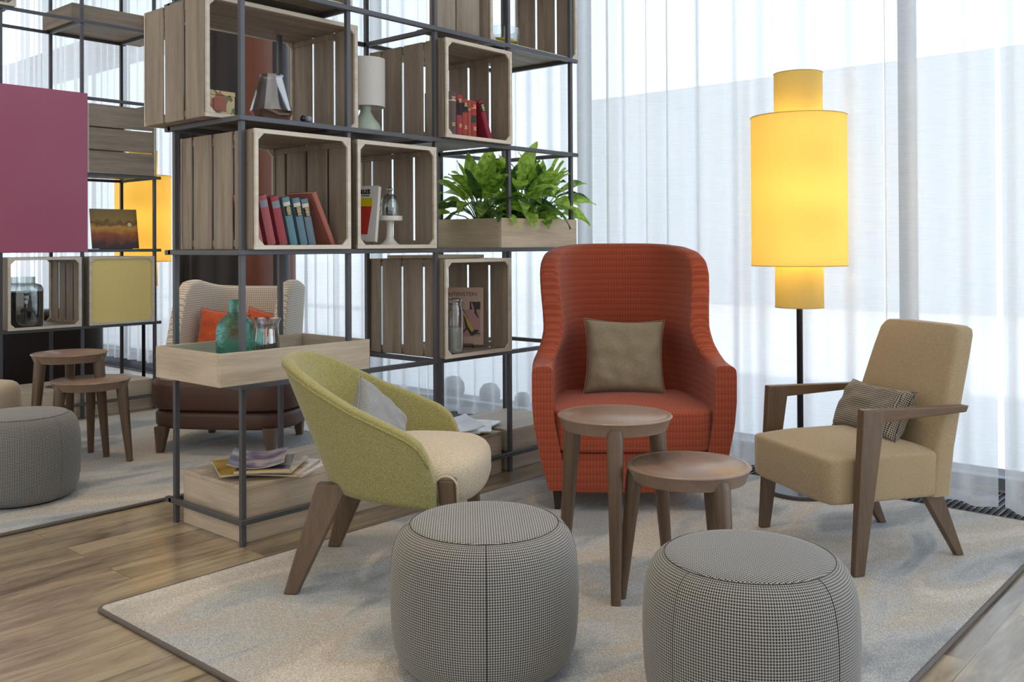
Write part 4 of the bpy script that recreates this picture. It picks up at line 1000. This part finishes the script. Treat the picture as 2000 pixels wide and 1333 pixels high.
# pale art book on wire stand in the lower crate (facing the front)
rosec = plain('rose_card', (0.50, 0.36, 0.29), 0.5)
aL = math.radians(-48.8)
M = Matrix.Translation((1.252, 0.232, Z1 + 0.028)) @ Matrix.Rotation(aL, 4, 'Z') @ Matrix.Rotation(-math.radians(8), 4, 'X')
bl = cover_book('art_book', 'pale pink art book on a wire stand behind the clamp jar', M @ Matrix.Scale(1.0, 4), 0.262, 0.350, 0.022, rosec); bl.scale = (0.80, 0.80, 0.80)
pk = plain('print_pink', (0.42, 0.22, 0.22), 0.5); yl2 = plain('print_ochre', (0.50, 0.38, 0.06), 0.5); ink = MATS['print_black']
flat(bl, 'picture_ground', 0.0, 0.246, 0.050, 0.215, pk); flat(bl, 'picture_ground', 0.180, 0.246, 0.215, 0.262, ink)
def ribbon(b, nm, pts, ws_, mt, y):
    mb = MB(); R = []
    for i, (x, z) in enumerate(pts):
        a = pts[max(0, i - 1)]; c = pts[min(len(pts) - 1, i + 1)]; dx, dz = c[0] - a[0], c[1] - a[1]; L = math.hypot(dx, dz); nx, nz = -dz / L, dx / L; w = ws_[i]
        R.append([Vector((x + nx * w, y, z + nz * w)), Vector((x - nx * w, y, z - nz * w)), Vector((x - nx * w, y + 0.0006, z - nz * w)), Vector((x + nx * w, y + 0.0006, z + nz * w))])
    mb.rings(R); return mb.build(nm, mt, b)
ribbon(bl, 'dark_stroke', [(0.13, 0.215), (0.155, 0.17), (0.170, 0.12), (0.195, 0.075), (0.235, 0.085)], [0.012, 0.010, 0.018, 0.020, 0.006], ink, -0.0018)
ribbon(bl, 'ochre_stroke', [(0.135, 0.205), (0.16, 0.165), (0.178, 0.12), (0.200, 0.082)], [0.007, 0.005, 0.011, 0.008], yl2, -0.0026)
ribbon(bl, 'dark_stroke', [(0.10, 0.055), (0.14, 0.075), (0.165, 0.105)], [0.003, 0.004, 0.005], ink, -0.0018)
ribbon(bl, 'dark_stroke', [(0.19, 0.055), (0.22, 0.070), (0.245, 0.066)], [0.003, 0.004, 0.003], ink, -0.0018)
ribbon(bl, 'ochre_stroke', [(0.02, 0.14), (0.04, 0.18), (0.08, 0.205)], [0.008, 0.010, 0.006], yl2, -0.0018)
ribbon(bl, 'dark_stroke', [(0.205, 0.255), (0.215, 0.20), (0.235, 0.16)], [0.012, 0.008, 0.002], ink, -0.0018)
ribbon(bl, 'pink_stroke', [(0.192, 0.255), (0.200, 0.225), (0.21, 0.20)], [0.004, 0.006, 0.001], pk, -0.0026)
text_mesh('title', 'LICHTENSTEIN', 0.0335, plain('print_brown', (0.07, 0.045, 0.03), 0.5), bl, Matrix.Translation((0.003, -0.0012, 0.298)) @ Matrix.Rotation(PI / 2, 4, 'X'))
ws = MB()
q4 = lambda x, y, z: Matrix.Translation((1.252, 0.232, Z1)) @ Matrix.Rotation(aL, 4, 'Z') @ Vector((x, y, z))
for x in (0.05, 0.16): ws.tube([q4(x, 0.07, 0.014), q4(x, -0.014, 0.014), q4(x, -0.018, 0.034), q4(x, -0.004, 0.034)], 0.0018, 6)
ws.tube([q4(0.05, -0.018, 0.034), q4(0.16, -0.018, 0.034)], 0.0018, 6); ws.tube([q4(0.05, 0.07, 0.014), q4(0.16, 0.07, 0.014)], 0.0018, 6)
tag(ws.build('book_stand', black_metal, smooth=True), 'black wire stand under the pale pink art book', 'book stand')

# ------------------------------------------------------------------ glass and small things
clear = thin_glass('clear_glass', (0.90, 0.94, 0.94), 0.92)
def glass_thing(name, label, cat, loc, prof, mt, n=48, wall=0.003):
    inner = [(max(0.0008, r - wall), z + (wall if i == 0 else 0)) for i, (r, z) in enumerate(prof)]
    g = thing(name, label, cat, loc)
    mb = MB(); mb.lathe(prof + inner[::-1], n, cap=False); mb.build('glass_body', mt, g, auto=50); return g
jar = glass_thing('clamp_jar', 'tall clear clamp-lid jar with white sand in front of the pale pink art book', 'jar', (1.150, 0.035, Z1 + 0.0125),
    [(0.001, 0.0), (0.042, 0.001), (0.045, 0.008), (0.045, 0.190), (0.042, 0.210), (0.036, 0.224), (0.036, 0.236)], clear)
MB().lathe([(0.001, 0.004), (0.040, 0.004), (0.041, 0.012), (0.041, 0.118), (0.001, 0.121)], 40).build('sand', plain('white_sand', (0.66, 0.62, 0.58), 0.9), jar, auto=50)
MB().lathe([(0.001, 0.238), (0.040, 0.238), (0.042, 0.244), (0.040, 0.250), (0.015, 0.255), (0.001, 0.256)], 40).build('lid', clear, jar, auto=50)
mb = MB(); mb.tube([(0.0375 * math.cos(a), 0.0375 * math.sin(a), 0.228) for a in [2 * PI * k / 32 for k in range(32)]], 0.0016, 6, cyclic=True)
mb.tube([(0.039 * math.cos(a), 0.039 * math.sin(a), 0.247) for a in [2 * PI * k / 32 for k in range(32)]], 0.0016, 6, cyclic=True)
mb.tube([(0.038, 0, 0.228), (0.062, -0.002, 0.235), (0.068, 0, 0.222), (0.045, 0, 0.205)], 0.0016, 6); mb.build('clamp_wire', plain('steel', (0.35, 0.36, 0.38), 0.3, 0.9), jar, smooth=True)
# teal bottle
def bottle_glass(name, col):
    mt, t, b = nodes(name); t.nodes.remove(b); out = t.nodes['Material Output']
    tcn = N(t, 'ShaderNodeTexCoord'); nz = N(t, 'ShaderNodeTexNoise'); nz.inputs['Scale'].default_value = 16; nz.inputs['Distortion'].default_value = 1.2; t.links.new(tcn.outputs['Object'], nz.inputs['Vector'])
    bp = N(t, 'ShaderNodeBump'); bp.inputs['Strength'].default_value = 0.9; bp.inputs['Distance'].default_value = 0.012; t.links.new(nz.outputs[0], bp.inputs['Height'])
    g = N(t, 'ShaderNodeBsdfGlass'); g.inputs['Color'].default_value = (*col, 1); g.inputs['Roughness'].default_value = 0.0; g.inputs['IOR'].default_value = 1.35; t.links.new(bp.outputs[0], g.inputs['Normal'])
    tr = N(t, 'ShaderNodeBsdfTransparent'); tr.inputs[0].default_value = (*col, 1)
    ms = N(t, 'ShaderNodeMixShader'); ms.inputs[0].default_value = 0.62; t.links.new(g.outputs[0], ms.inputs[1]); t.links.new(tr.outputs[0], ms.inputs[2])
    t.links.new(ms.outputs[0], out.inputs[0]); return mt
teal = bottle_glass('teal_glass', (0.70, 0.93, 0.91))
tz = Z1 + 0.0125
glass_thing('glass_bottle', 'bulbous teal glass bottle with short neck, standing in the near wooden tray', 'bottle', (0.115, 0.220, tz),
    [(0.001, 0.0), (0.062, 0.001), (0.071, 0.008), (0.075, 0.03), (0.075, 0.165), (0.071, 0.190), (0.058, 0.212), (0.036, 0.230), (0.025, 0.245), (0.0225, 0.270), (0.026, 0.288), (0.029, 0.290)], teal, wall=0.004)
smoke = thin_glass('smoky_mirror_glass', (0.86, 0.87, 0.89), 0.74)
vz = glass_thing('glass_vase', 'clear glass vase with flared rim beside the teal bottle', 'vase', (0.259, 0.220, tz),
    [(0.001, 0.0), (0.047, 0.001), (0.052, 0.010), (0.053, 0.06), (0.050, 0.12), (0.046, 0.165), (0.048, 0.185), (0.058, 0.208)], smoke)
mb = MB(); rnd = random.Random(3)
for k in range(16):
    a = rnd.uniform(0, 2 * PI); z = rnd.uniform(0.012, 0.10); r = rnd.uniform(0.0, 0.030); q = rnd.uniform(0.010, 0.015); c = (r * math.cos(a), r * math.sin(a))
    mb.lathe([(0.001, z - q * 0.8), (q * 0.75, z - q * 0.5), (q, z), (q * 0.75, z + q * 0.5), (0.001, z + q * 0.8)], 10, c)
mb.build('pebbles', plain('grey_pebbles', (0.10, 0.10, 0.11), 0.5), vz, smooth=True); vz.children[-1]['kind'] = 'stuff'
# faceted copper lantern vase in the wide crate
copper = thin_glass('copper_tinted_glass', (0.72, 0.45, 0.32), 0.50)
lv = thing('glass_vase', 'faceted clear glass vase with copper-tinted base in the wide crate', 'vase', (0.292, 0.230, Z3 + 0.0125), 0.3)
mb = MB(); mb.lathe([(0.088, 0.052), (0.050, 0.186), (0.0475, 0.196), (0.050, 0.202), (0.0465, 0.202), (0.0455, 0.194), (0.048, 0.185), (0.0855, 0.053)], 9, cap=False); mb.build('upper_glass', smoke, lv)
mb = MB(); mb.lathe([(0.001, 0.0), (0.062, 0.0), (0.088, 0.052), (0.0855, 0.053), (0.059, 0.004), (0.001, 0.004)], 9, cap=False); mb.build('copper_base', copper, lv)
# patterned tin
def pattern_tin():
    mt, t, b = nodes('patterned_tin'); tcn = N(t, 'ShaderNodeTexCoord'); v = N(t, 'ShaderNodeTexVoronoi'); v.inputs['Scale'].default_value = 28; t.links.new(tcn.outputs['Object'], v.inputs['Vector'])
    cr = N(t, 'ShaderNodeValToRGB'); e = cr.color_ramp.elements; cr.color_ramp.interpolation = 'CONSTANT'
    e[0].position = 0.0; e[0].color = (0.10, 0.12, 0.05, 1); e[1].position = 0.22; e[1].color = (0.45, 0.36, 0.16, 1); q = e.new(0.6); q.color = (0.28, 0.075, 0.03, 1); q = e.new(0.8); q.color = (0.12, 0.085, 0.03, 1)
    sp = N(t, 'ShaderNodeSeparateColor'); t.links.new(v.outputs['Color'], sp.inputs[0]); t.links.new(sp.outputs[0], cr.inputs[0]); t.links.new(cr.outputs[0], b.inputs['Base Color']); b.inputs['Roughness'].default_value = 0.4; return mt
tin = thing('patterned_box', 'small box with ochre and brown folk pattern in the wide crate', 'box', (-0.050, 0.150, Z3 + 0.0125), 0.05)
ptm = pattern_tin()
MB().box(0, 0.125, 0, 0.085, 0, 0.078).build('box_body', ptm, tin, bevel=0.002); MB().box(-0.0015, 0.1265, -0.0015, 0.0865, 0.078, 0.096).build('lid', ptm, tin, bevel=0.002)
flat_ = MB(); flat_.box(0.03, 0.085, -0.0025, -0.0005, 0.018, 0.066); flat_.build('front_emblem', plain('emblem_red', (0.26, 0.07, 0.03), 0.5), tin)
# small blue patterned figurines
def figurine(label, x, y, z, s=1.0):
    f = thing('figurine', label, 'figurine', (x, y, z)); nv = MATS.get('navy_glaze') or plain('navy_glaze', (0.012, 0.018, 0.05), 0.25)
    mb = MB(); mb.lathe([(0.001, 0.0), (0.012 * s, 0.001), (0.015 * s, 0.010), (0.011 * s, 0.020), (0.001, 0.024)], 16); mb.build('body', nv, f, smooth=True)
    for dx in (-0.012, 0.012):
        mb = MB(); mb.lathe([(0.001, 0.014 * s), (0.009 * s, 0.019 * s), (0.010 * s, 0.026 * s), (0.006 * s, 0.034 * s), (0.001, 0.036 * s)], 14, (dx * s, 0)); mb.build('bloom', nv if dx < 0 else MATS.get('pale_glaze') or plain('pale_glaze', (0.35, 0.38, 0.48), 0.3), f, smooth=True)
    return f
figurine('tiny navy blue figurine right of the faceted glass vase', 0.435, 0.19, Z3 + 0.0125, 1.3)
# cake stand with dome
cs = thing('cake_stand', 'white pedestal cake stand in the crate beside the white and yellow art book', 'cake stand', (0.848, 0.135, Z2 + 0.0125))
MB().lathe([(0.001, 0.0), (0.044, 0.0), (0.046, 0.003), (0.036, 0.010), (0.020, 0.026), (0.015, 0.045), (0.0135, 0.075), (0.0155, 0.100), (0.022, 0.112), (0.001, 0.114)], 40).build('foot', white_ceramic, cs, auto=60)
MB().lathe([(0.001, 0.110), (0.046, 0.110), (0.055, 0.112), (0.056, 0.116), (0.056, 0.132), (0.054, 0.133), (0.052, 0.128), (0.001, 0.126)], 48).build('plate', white_ceramic, cs, auto=40)
dm = glass_thing('glass_dome', 'clear glass dome with knob on the white cake stand', 'dome', (0.848, 0.135, Z2 + 0.0125 + 0.1335),
    [(0.045, 0.0), (0.046, 0.004), (0.046, 0.045), (0.042, 0.068), (0.032, 0.086), (0.018, 0.096), (0.006, 0.099), (0.006, 0.106), (0.013, 0.113), (0.014, 0.120), (0.009, 0.128), (0.001, 0.131)], clear, wall=0.002)
figurine('tiny navy blue figurine under the glass dome', 0.848, 0.135, Z2 + 0.0125 + 0.133, 1.1)
# table lamp
tl_ = thing('table_lamp', 'small table lamp with white drum shade and pale green bulb base, upper shelf', 'lamp', (0.795, 0.235, Z3 + 0.0))
MB().box(0.53, 0.985, 0.05, 0.45, Z3, Z3 + 0.008).build('shelf_board', wood_x); bpy.data.objects['shelf_board'].select_set(False)
tag(bpy.data.objects['shelf_board'], 'thin oak board carrying the small table lamp', 'board')
tl_.location.z = Z3 + 0.008
mint = plain('mint_glaze', (0.50, 0.60, 0.50), 0.3)
MB().lathe([(0.001, 0.0), (0.052, 0.0), (0.066, 0.012), (0.070, 0.030), (0.060, 0.055), (0.040, 0.078), (0.027, 0.100), (0.024, 0.115), (0.028, 0.132), (0.001, 0.136)], 48).build('base', mint, tl_, auto=60)
MB().lathe([(0.085, 0.128), (0.087, 0.128), (0.087, 0.345), (0.085, 0.345), (0.085, 0.128)], 56, cap=False).build('shade', fabric('white_linen_shade', (0.66, 0.65, 0.62), (0.74, 0.73, 0.70), 500), tl_, auto=40)
MB().tube([(0, 0, 0.13), (0, 0, 0.24)], 0.012, 12).build('lamp_holder', white_ceramic, tl_)
# yellow glass bowl
bw = glass_thing('glass_bowl', 'clear glass bowl with a yellow bottom in the top right crate', 'bowl', (1.605, 0.150, Z4 + 0.0125),
    [(0.001, 0.0), (0.070, 0.001), (0.092, 0.020), (0.100, 0.05), (0.102, 0.09), (0.106, 0.098)], clear)
MB().lathe([(0.001, 0.004), (0.068, 0.004), (0.088, 0.020), (0.095, 0.040), (0.001, 0.042)], 48).build('yellow_filling', plain('lemon_yellow', (0.80, 0.62, 0.03), 0.4), bw, auto=50)
# flat boards on top of the lower crate
fb = MB().box(-0.20, 0.20, -0.14, 0.14, 0, 0.016).build('flat_box', pale_x, bevel=0.002); fb.location = (1.24, 0.24, Z1 + 0.4505); fb.rotation_euler = (0, 0, 0.12)
tag(fb, 'flat pale box lying on top of the crate with the clamp jar', 'box')
# far jar of beans
bj = glass_thing('storage_jar', 'big square-shouldered glass jar filled with dark beans in the far crate', 'jar', (0.475, 3.205, Z1 + 0.0125),
    [(0.001, 0.0), (0.118, 0.001), (0.125, 0.010), (0.125, 0.235), (0.112, 0.262), (0.078, 0.275), (0.078, 0.315)], clear)
MB().lathe([(0.001, 0.004), (0.118, 0.004), (0.121, 0.012), (0.121, 0.222), (0.001, 0.226)], 48).build('beans', plain('dark_beans', (0.018, 0.020, 0.020), 0.35, bump=0.8, bscale=60), bj, auto=50); bj.children[-1]['kind'] = 'stuff'
# sunset picture on an easel stand
def sunset():
    mt, t, b = nodes('sunset_print'); tcn = N(t, 'ShaderNodeTexCoord'); sp = N(t, 'ShaderNodeSeparateXYZ'); t.links.new(tcn.outputs['Object'], sp.inputs[0])
    nz = N(t, 'ShaderNodeTexNoise'); nz.inputs['Scale'].default_value = 16; t.links.new(tcn.outputs['Object'], nz.inputs['Vector'])
    ad = N(t, 'ShaderNodeMath', operation='MULTIPLY_ADD'); ad.inputs[1].default_value = 0.10; t.links.new(nz.outputs[0], ad.inputs[0]); t.links.new(sp.outputs[2], ad.inputs[2])
    r = N(t, 'ShaderNodeMapRange'); r.inputs[1].default_value = 0.03; r.inputs[2].default_value = 0.30; t.links.new(ad.outputs[0], r.inputs[0])
    cr = N(t, 'ShaderNodeValToRGB'); e = cr.color_ramp.elements; e[0].position = 0.0; e[0].color = (0.06, 0.02, 0.015, 1); e[1].position = 1.0; e[1].color = (0.30, 0.20, 0.04, 1)
    q = e.new(0.2); q.color = (0.08, 0.025, 0.02, 1); q = e.new(0.42); q.color = (0.42, 0.10, 0.015, 1); q = e.new(0.62); q.color = (0.75, 0.40, 0.04, 1); q = e.new(0.74); q.color = (0.20, 0.08, 0.02, 1); q = e.new(0.8); q.color = (0.38, 0.24, 0.04, 1)
    t.links.new(r.outputs[0], cr.inputs[0]); t.links.new(cr.outputs[0], b.inputs['Base Color']); b.inputs['Roughness'].default_value = 0.35; return mt
pic = thing('picture', 'framed orange sunset picture leaning on the far shelf', 'picture', (0.925, 3.20, Z2 + 0.004), 0, rot=(-math.radians(9), 0, 0))
MB().box(0, 0.325, 0, 0.012, 0, 0.272).build('print', sunset(), pic, bevel=0.001)
MB().lathe([(0.001, 0.0), (0.014, 0.0), (0.012, 0.0006), (0.001, 0.0008)], 24).build('sun_disc', plain('print_cream', (0.85, 0.80, 0.55), 0.5), pic, rot=(PI / 2, 0, 0), loc=(0.268, -0.0006, 0.165))
MB().box(0.05, 0.27, -0.014, 0.03, -0.012, 0.0).build('ledge', black_metal, pic)

# ------------------------------------------------------------------ magazines and papers
def mag_mat(name, c0, c1, c2, sc=6):
    mt, t, b = nodes(name); tcn = N(t, 'ShaderNodeTexCoord'); nz = N(t, 'ShaderNodeTexNoise'); nz.inputs['Scale'].default_value = sc; nz.inputs['Detail'].default_value = 2; t.links.new(tcn.outputs['Object'], nz.inputs['Vector'])
    cr = N(t, 'ShaderNodeValToRGB'); e = cr.color_ramp.elements; e[0].position = 0.36; e[0].color = (*c0, 1); e[1].position = 0.62; e[1].color = (*c2, 1); q = e.new(0.5); q.color = (*c1, 1)
    t.links.new(nz.outputs[0], cr.inputs[0]); t.links.new(cr.outputs[0], b.inputs['Base Color']); b.inputs['Roughness'].default_value = 0.22; return mt
def magazine(label, x, y, z, rot, mt, w=0.21, h=0.28, t=0.006, curl=0.0, group='magazines on the left box', name='magazine'):
    m_ = thing(name, label, 'magazine' if name == 'magazine' else 'papers', (x, y, z), rot, group)
    for nm, z0, z1, mat in (('pages', 0.0004, t - 0.0004, paper if name == 'magazine' else whitec), ('cover', t - 0.0004, t, mt)):
        mb = MB(); n = 8; R = []
        for i in range(n + 1):
            a = -w / 2 + w * i / n; lift = curl * (abs(a) / (w / 2)) ** 2
            R.append([Vector((a, -h / 2, z0 + lift)), Vector((a, h / 2, z0 + lift)), Vector((a, h / 2, z1 + lift)), Vector((a, -h / 2, z1 + lift))])
        mb.rings(R); mb.build(nm, mat, m_, auto=30)
    return m_
mz = 0.212
m1 = mag_mat('cover_yellow_green', (0.06, 0.14, 0.03), (0.55, 0.42, 0.05), (0.60, 0.50, 0.10)); m2 = mag_mat('cover_white_orange', (0.62, 0.58, 0.50), (0.55, 0.30, 0.06), (0.70, 0.66, 0.58))
m3 = mag_mat('cover_cream', (0.62, 0.56, 0.46), (0.50, 0.36, 0.22), (0.66, 0.62, 0.55)); m4 = mag_mat('cover_grey_navy', (0.25, 0.22, 0.18), (0.25, 0.23, 0.20), (0.30, 0.27, 0.24))
m5 = mag_mat('cover_sky', (0.05, 0.10, 0.26), (0.24, 0.33, 0.50), (0.72, 0.72, 0.70), 9)
magazine('cream magazine fanned out furthest right in the left pile', 0.335, 0.140, mz, math.radians(-64), m3, t=0.007)
magazine('white and orange magazine in the left pile under the navy one', 0.290, 0.150, mz + 0.0072, math.radians(-56), m2, t=0.007)
magazine('yellow and green magazine sticking out left of the left pile', 0.170, 0.255, mz + 0.0150, math.radians(-25), m1, t=0.008)
magazine('pale magazine just under the navy one in the left pile', 0.250, 0.160, mz + 0.0235, math.radians(-50), m3, t=0.006)
mg = magazine('grey magazine with a navy band and white letters in the left pile', 0.215, 0.165, mz + 0.0300, math.radians(-40), m4, t=0.009)
MB().box(-0.100, 0.100, -0.110, -0.050, 0.0090, 0.0094).build('navy_band', plain('print_navy', (0.012, 0.016, 0.10), 0.3), mg)
MB().box(-0.104, 0.104, -0.140, -0.128, 0.0090, 0.0094).build('yellow_band', MATS['print_yellow'], mg)
MB().box(-0.104, 0.104, -0.128, -0.118, 0.0090, 0.0094).build('magenta_band', plain('print_magenta', (0.30, 0.02, 0.12), 0.3), mg)
text_mesh('title', 'HER', 0.050, whitec, mg, Matrix.Translation((-0.095, -0.098, 0.0096)))
magazine('glossy sky blue magazine with a white photo, top of the left pile', 0.215, 0.215, mz + 0.0402, math.radians(-38), m5, w=0.215, h=0.30, t=0.004, curl=0.022)
pw = mag_mat('print_grey_white', (0.60, 0.60, 0.60), (0.70, 0.70, 0.70), (0.76, 0.76, 0.76)); pz = 0.200
gp = 'papers on the right box'
magazine('white newspaper folded under the right pile', 1.30, 0.24, pz, math.radians(-55), pw, 0.26, 0.36, 0.008, 0.0, gp, 'newspaper')
magazine('white newspaper sticking out towards the red chair', 1.45, 0.205, pz + 0.0085, math.radians(-70), pw, 0.20, 0.30, 0.006, 0.0, gp, 'newspaper')
magazine('pale brown brochure in the middle of the right pile', 1.40, 0.165, pz + 0.0155, math.radians(-48), m3, 0.20, 0.28, 0.006, 0.0, gp, 'newspaper')
magazine('grey printed newspaper on the right pile', 1.30, 0.20, pz + 0.0220, math.radians(-40), pw, 0.24, 0.33, 0.006, 0.0, gp, 'newspaper')
magazine('white curled newspaper on top of the right pile', 1.31, 0.215, pz + 0.0285, math.radians(-30), pw, 0.24, 0.34, 0.004, 0.022, gp, 'newspaper')
# round stones outside
for i, (y, r) in enumerate(((1.78, 0.085), (1.42, 0.075), (1.12, 0.055))):
    o = MB().lathe([(0.001, 0), (r * 0.8, 0.0), (r, r * 0.5), (r * 0.95, r * 1.1), (r * 0.6, r * 1.6), (0.001, r * 1.75)], 20).build('round_stone', plain('dark_stone_%d' % i, (0.10, 0.11, 0.12), 0.8), smooth=True)
    o.location = (2.90, y, 0.02); tag(o, ['largest rounded dark stone outside, faint through the curtain behind the lime chair', 'middle rounded dark stone outside, behind the curtain and the pile of newspapers', 'smallest rounded dark stone outside, nearest the red chair'][i], 'stone', 'round stones outside')
